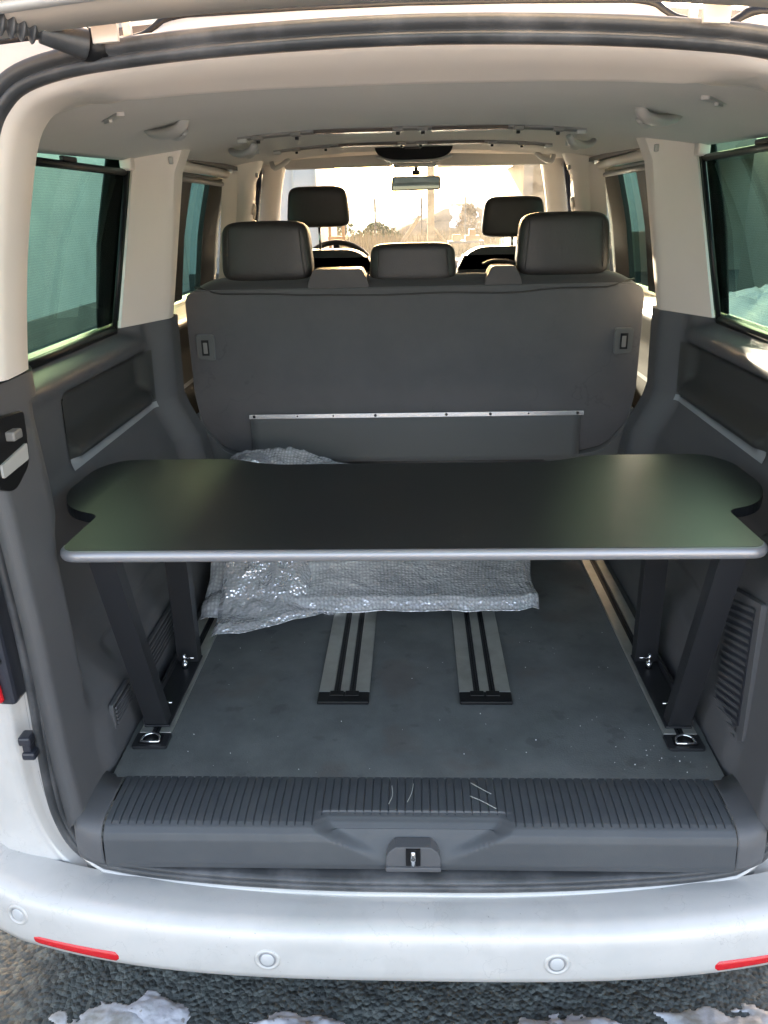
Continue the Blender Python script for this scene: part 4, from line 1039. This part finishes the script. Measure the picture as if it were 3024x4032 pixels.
# crumbs of road salt and straw scraps on the floor and sill
rng = random.Random(4); bm = bmesh.new()
for i in range(95):
    x = rng.uniform(-.6, .6); y = rng.uniform(1.33, 1.95)
    if .53 < abs(x) < .62 and y > 1.45: continue
    r_ = rng.uniform(.0004, .0008)+.0008*rng.random()**4
    if rng.random() < .25: x = rng.uniform(.35, .6); y = rng.uniform(1.33, 1.5)
    mtx = Matrix.Translation((x, y, .5806+r_*.5))
    bmesh.ops.create_icosphere(bm, subdivisions=1, radius=r_, matrix=mtx)
o = put('salt_crumbs', bm_me(bm), mat('white salt grains', (.8, .8, .8), .4, bump=(900, .3, 'noise'))); o['kind'] = 'stuff'
STRAW = mat('pale dry scrap', (.42, .43, .40), .7, bump=(300, .3, 'noise'))
for pts, lab in (([(-.045, 1.290, .586), (-.043, 1.262, .586), (-.050, 1.238, .586)], 'short forked pale scrap lying on the ribbed sill, leftmost of the four'),
                 ([(-.002, 1.296, .586), (-.006, 1.268, .586), (-.014, 1.244, .586)], 'curved pale scrap on the ribbed sill, beside the forked one'),
                 ([(.112, 1.300, .586), (.135, 1.280, .586), (.150, 1.268, .586)], 'upper of the two slanting pale scratches on the sill'),
                 ([(.108, 1.262, .586), (.13, 1.248, .586), (.156, 1.228, .585)], 'lower of the two slanting pale scratches on the sill')):
    o = put('straw_scrap', tube(catmull(pts, 4), .0007, 5), STRAW, None, True); tag(o, lab, 'scrap', 'pale scraps on the sill')

# =================================================================== OUTSIDE
WALLP = mat('pale render wall', (.62, .62, .58), .85, bump=(30, .4, 'noise'), vary=((.5, .5, .47), 2, .35, .7))
CONC = mat('raw concrete', (.24, .22, .19), .85, bump=(40, .5, 'noise'), vary=((.17, .16, .14), 1.5, .35, .7))
CORR = mat('grey white sheet cladding', (.55, .56, .56), .5, bump=(30, .2, 'noise'))
DWIN = mat('dark window glass', (.03, .035, .04), .08, bump=(2, .05, 'noise'))
WOOD = mat('weathered timber', (.50, .38, .22), .8, bump=(60, .4, 'noise'), vary=((.36, .26, .15), 8, .35, .7))
CRATE = mat('orange brown timber', (.50, .25, .09), .75, bump=(60, .4, 'noise'))
EARTH = mat('brown earth heap', (.06, .05, .036), .95, bump=(6, 1, 'noise'), vary=((.11, .09, .065), 1.2, .35, .7))
POST = mat('dark steel post', (.07, .07, .07), .6, bump=(90, .2, 'noise'))

# left: long pale building close to the van, seen through the teal blinds
bl_ = thing('warehouse', 'long pale rendered building alongside the left of the van', 'building', (-5.2, 6, 0))
def bp_(name, me, m_, parent, smooth=False, label=None): return put(name, me, m_, parent, smooth, label=label)
wl = bp_('wall', box(-9, -5.2, 1.5, 15.1, 0, 8.2), WALLP, bl_); bp_('wall', box(-9, -5.2, 16.3, 36, 0, 8.2), WALLP, bl_); bp_('gate', box(-9, -5.5, 15.1, 16.3, 0, 8.2), LAMPDARK, bl_)  # far end and height stretched to keep sun off the left windows
bp_('plinth', box(-9, -5.14, 1.5, 15.1, 0, .35), CONC, bl_)
bp_('roof', box(-9.2, -4.95, 1.3, 36.2, 8.2, 8.4), CORR, bl_)
for y0 in (2.4, 5.4, 8.15):
    wn = bp_('window', box(-5.2, -5.17, y0, y0+1.0, 1.2, 2.5), CORR, bl_)
    q = put('pane', box(-5.165, -5.155, y0+.08, y0+.92, 1.28, 2.42), DWIN); q.parent = wn
# left front: grey-white clad unit seen at the left of the windscreen
tr_ = thing('cladded_container', 'tall grey white clad container unit at the left of the windscreen view', 'container', (-3.8, 20, 0))
bp_('body', box(-6.6, -2.18, 19, 24, .35, 4.25), CORR, tr_)
for k in range(9): bp_('rib', box(-2.19-.5*k, -2.14-.5*k, 18.96, 19.0, .4, 4.2), WALLP, tr_)
bp_('base_beam', box(-6.6, -2.18, 18.98, 24, 0, .34), POST, tr_)
rk = thing('stacked_rack', 'brown timber rack standing right of the grey container', 'rack', (-1.75, 20, 0))
for x in (-2.02, -1.70): bp_('upright', box(x, x+.06, 20.0, 20.07, 0, 1.75), CRATE, rk)
for z in (.4, .7, 1.0, 1.35, 1.66): bp_('shelf', box(-2.03, -1.62, 19.95, 20.6, z, z+.07), CRATE, rk)

# right: concrete building under construction, with beam, columns, pale panel
cb = thing('concrete_shed', 'unfinished concrete building with a flat roof beam to the right of the van', 'building', (6, 14, 0))
bp_('wall', box(2.35, 2.55, 18.5, 22, 0, 2.55), CONC, cb, label='end wall facing the van')
bp_('wall', box(2.55, 9, 21.8, 22, 0, 2.75), CONC, cb)
bp_('wall', box(6.4, 9.5, 1.2, 16.6, 0, 3.05), CONC, cb)
bp_('roof_beam', box(.6, 9, 18.2, 22.2, 2.62, 2.98), CONC, cb)
bp_('roof_slab', box(6.2, 9.6, .8, 16.8, 3.05, 3.25), CONC, cb)
for yy in (8.6, 11.2, 13.6): bp_('column', box(6.15, 6.35, yy, yy+.2, 0, 3.04), WOOD, cb)
bp_('panel', box(3.7, 5.0, 18.1, 18.19, 1.1, 2.5), WALLP, cb)
o = thing('timber_post', 'pale timber post with a diagonal brace in the middle of the windscreen view', 'post', (.42, 20, 0))
bp_('upright', box(.33, .49, 20, 20.16, 0, 2.62), WOOD, o)
bp_('brace', tube([(-.85, 20.1, .15), (.05, 20.1, 1.35), (.15, 20.1, 1.5)], .05, 6), WOOD, o)
bp_('brace', tube([(.75, 20.1, .9), (.33, 20.1, 1.35)], .04, 6), WOOD, o)
o = thing('work_table', 'dark metal frame table outside, seen low through the windscreen', 'table', (1.1, 17, 0))
bp_('table_top', box(.70, 1.42, 17, 17.7, .98, 1.02), POST, o)
for x, y in ((.71, 17.02), (1.38, 17.02), (.71, 17.65), (1.38, 17.65)): bp_('leg', box(x, x+.04, y, y+.04, 0, .98), POST, o)
for i, (x, y, z, sx, sz, lab) in enumerate([(.80, 17.2, 1.021, .16, .12, 'leftmost small orange timber block on the metal table'), (1.05, 17.2, 1.021, .30, .10, 'wide orange timber block on the metal table'), (1.13, 17.2, 1.122, .13, .12, 'small orange block stacked on the wide block'), (1.0, 16.6, 0, .9, .8, 'large brown timber crate in front of the metal table')]):
    o = put('timber_block' if i < 3 else 'timber_crate', box(x, x+sx, y, y+.3, z, z+sz, .008), CRATE); tag(o, lab, 'block' if i < 3 else 'crate')
# fence
fe = thing('mesh_fence', 'low wire fence with thin dark posts beyond the yard', 'fence', (-2, 38, 0))
for x in (-9.6, -6.2, -3.1, -1.72, .35, 2.3): bp_('post', cyl((x, 38, 1.05), .045, 2.1, 'z', 8), POST, fe)
for z in (.5, 1.1, 1.7): bp_('wire', box(-9.7, 2.4, 37.99, 38.01, z, z+.02), POST, fe)
# earth heap
P = []
for i in range(49):
    x = -3.4+9.4*i/48; row = []
    for j in range(25):
        y = 46+12*j/24; q_ = max(0, 1-((x-1.8)/4.9)**2-((y-52)/6)**2)
        row.append((x, y, 2.05*q_**.8*(1+.18*fbm(x*.5, y*.5, 2))*(.62+.38*ss(-1.5, 2.2, x))-.2))
    P.append(row)
o = put('earth_heap', grid(P), EARTH, None, True); tag(o, 'brown earth heap beyond the wire fence in the windscreen view', 'heap')
def heap_z(x, y):
    q_ = max(0, 1-((x-1.8)/4.9)**2-((y-52)/6)**2); return 2.05*q_**.8*(1+.18*fbm(x*.5, y*.5, 2))*(.62+.38*ss(-1.5, 2.2, x))-.2
P = [[(x, y, heap_z(x, y)+.06-.25*ss(.75, 1, max(abs(i/20*2-1), abs(j/12*2-1))+.3*noise.noise(Vector((i*.4, j*.4, 1))))) for j in range(13) for y in (46.8+4.4*j/12,)] for i in range(21) for x in (1.9+1.9*i/20,)]
o = put('snow_cover', grid(P), SNOW, None, True); tag(o, 'bright snow lying on the right flank of the earth heap', 'snow')
# dry grass in front of the fence
rng = random.Random(9); v = []; f = []
for i in range(9000):
    x = rng.uniform(-10, 3.4); y = rng.uniform(30, 38.5); h = rng.uniform(.25, .95)*(1+.4*noise.noise(Vector((x*.6, y*.6, 0)))); a = rng.uniform(0, 3.14); w_ = .018
    dx, dy = math.cos(a)*w_, math.sin(a)*w_; lx, ly = rng.uniform(-.15, .15), rng.uniform(-.15, .15); b0 = len(v)
    v += [(x-dx, y-dy, 0), (x+dx, y+dy, 0), (x+lx, y+ly, h)]; f.append((b0, b0+1, b0+2))
o = put('dry_grass', me_of(v, f), mat('straw dry grass', (.26, .20, .11), .9, bump=(20, .2, 'noise'), vary=((.16, .13, .07), 1.5, .35, .7))); o['kind'] = 'stuff'
# bushes
LEAF = mat('dull green leaves', (.06, .085, .03), .8, bump=(30, .3, 'noise'), vary=((.11, .12, .05), 2, .35, .7))
def bush(cx, cy, rx, h, seed, label, name='bush', m_=LEAF):
    rg = random.Random(seed); v = []; f = []
    for i in range(1500):
        a = rg.uniform(0, 6.283); r_ = math.sqrt(rg.random()); z = rg.random()
        k = (1+.35*noise.noise(Vector((math.cos(a)*2, math.sin(a)*2, seed)))); x = cx+math.cos(a)*r_*rx*k*(1-z*z*.7); y = cy+math.sin(a)*r_*rx*.6*k; zz = z*h*(.75+.5*noise.noise(Vector((x*.8, seed, 2))))
        d = [Vector((rg.gauss(0, 1), rg.gauss(0, 1), rg.gauss(0, 1))).normalized()*rg.uniform(.07, .16) for _ in range(3)]; b0 = len(v)
        for q_ in d: v.append(Vector((x, y, max(.02, zz)))+q_)
        f.append((b0, b0+1, b0+2))
    t = thing(name, label, 'bush', (cx, cy, 0))
    put('foliage', me_of(v, f), m_, t)
    for k in range(3): put('stem', tube([(cx+.1*k-.1, cy, 0), (cx+(k-1)*rx*.3, cy, h*.5)], .03, 6), WOOD, t)
bush(-4.2, 43, 2.0, 1.5, 1, 'low green bush beyond the fence at the left')
bush(-1.9, 44, 1.5, 1.1, 2, 'smaller green bush at the foot of the earth heap')
TW = mat('bare brown twigs', (.17, .12, .07), .9, bump=(30, .3, 'noise'))
bush(2.9, 45.0, .7, 2.6, 5, 'tall bare brown shrub before the snowy heap', 'bare_shrub', TW)
# far hills
HILL = mat('hazy hill', (.20, .23, .20), 1.0, bump=(.05, .2, 'noise'), vary=((.3, .3, .26), .02, .35, .7))
P = [[(x, y, (-2 if j == 0 else 1)*(1 if j != 1 else 1)*(0 if j != 1 else 1)*(14+9*fbm(x*.004, 0, 4))-.5*(j != 1)) for j, y in enumerate((600, 800, 1100))] for x in range(-1400, 1401, 25)]
o = put('hills', grid(P), HILL, None, True); o['kind'] = 'structure'
# snow bank by the right building, seen through the right blind
def bank(cx, cy, rx, ry, h, seed, label):
    P = []
    for i in range(48):
        a = 2*math.pi*i/48; row = []
        for j in range(15):
            t = j/14; k = 1+.3*noise.noise(Vector((math.cos(a)*2, math.sin(a)*2, seed))); x = cx+math.cos(a)*rx*k*t; y = cy+math.sin(a)*ry*k*t
            row.append((x, y, h*(1-t*t)*(1+.5*fbm(x*1.3, y*1.3, seed))-.05*t))
        P.append(row)
    o = put('snow_bank', grid(P, closed_u=True), SNOW, None, True); tag(o, label, 'snow')
bank(4.9, 6.0, 1.3, 3.4, .26, 4, 'long low snow bank beside the right side windows')
bank(5.2, 12.5, 1.1, 2.2, .4, 6, 'higher snow bank further ahead along the concrete building')
print('objects', len(bpy.data.objects))
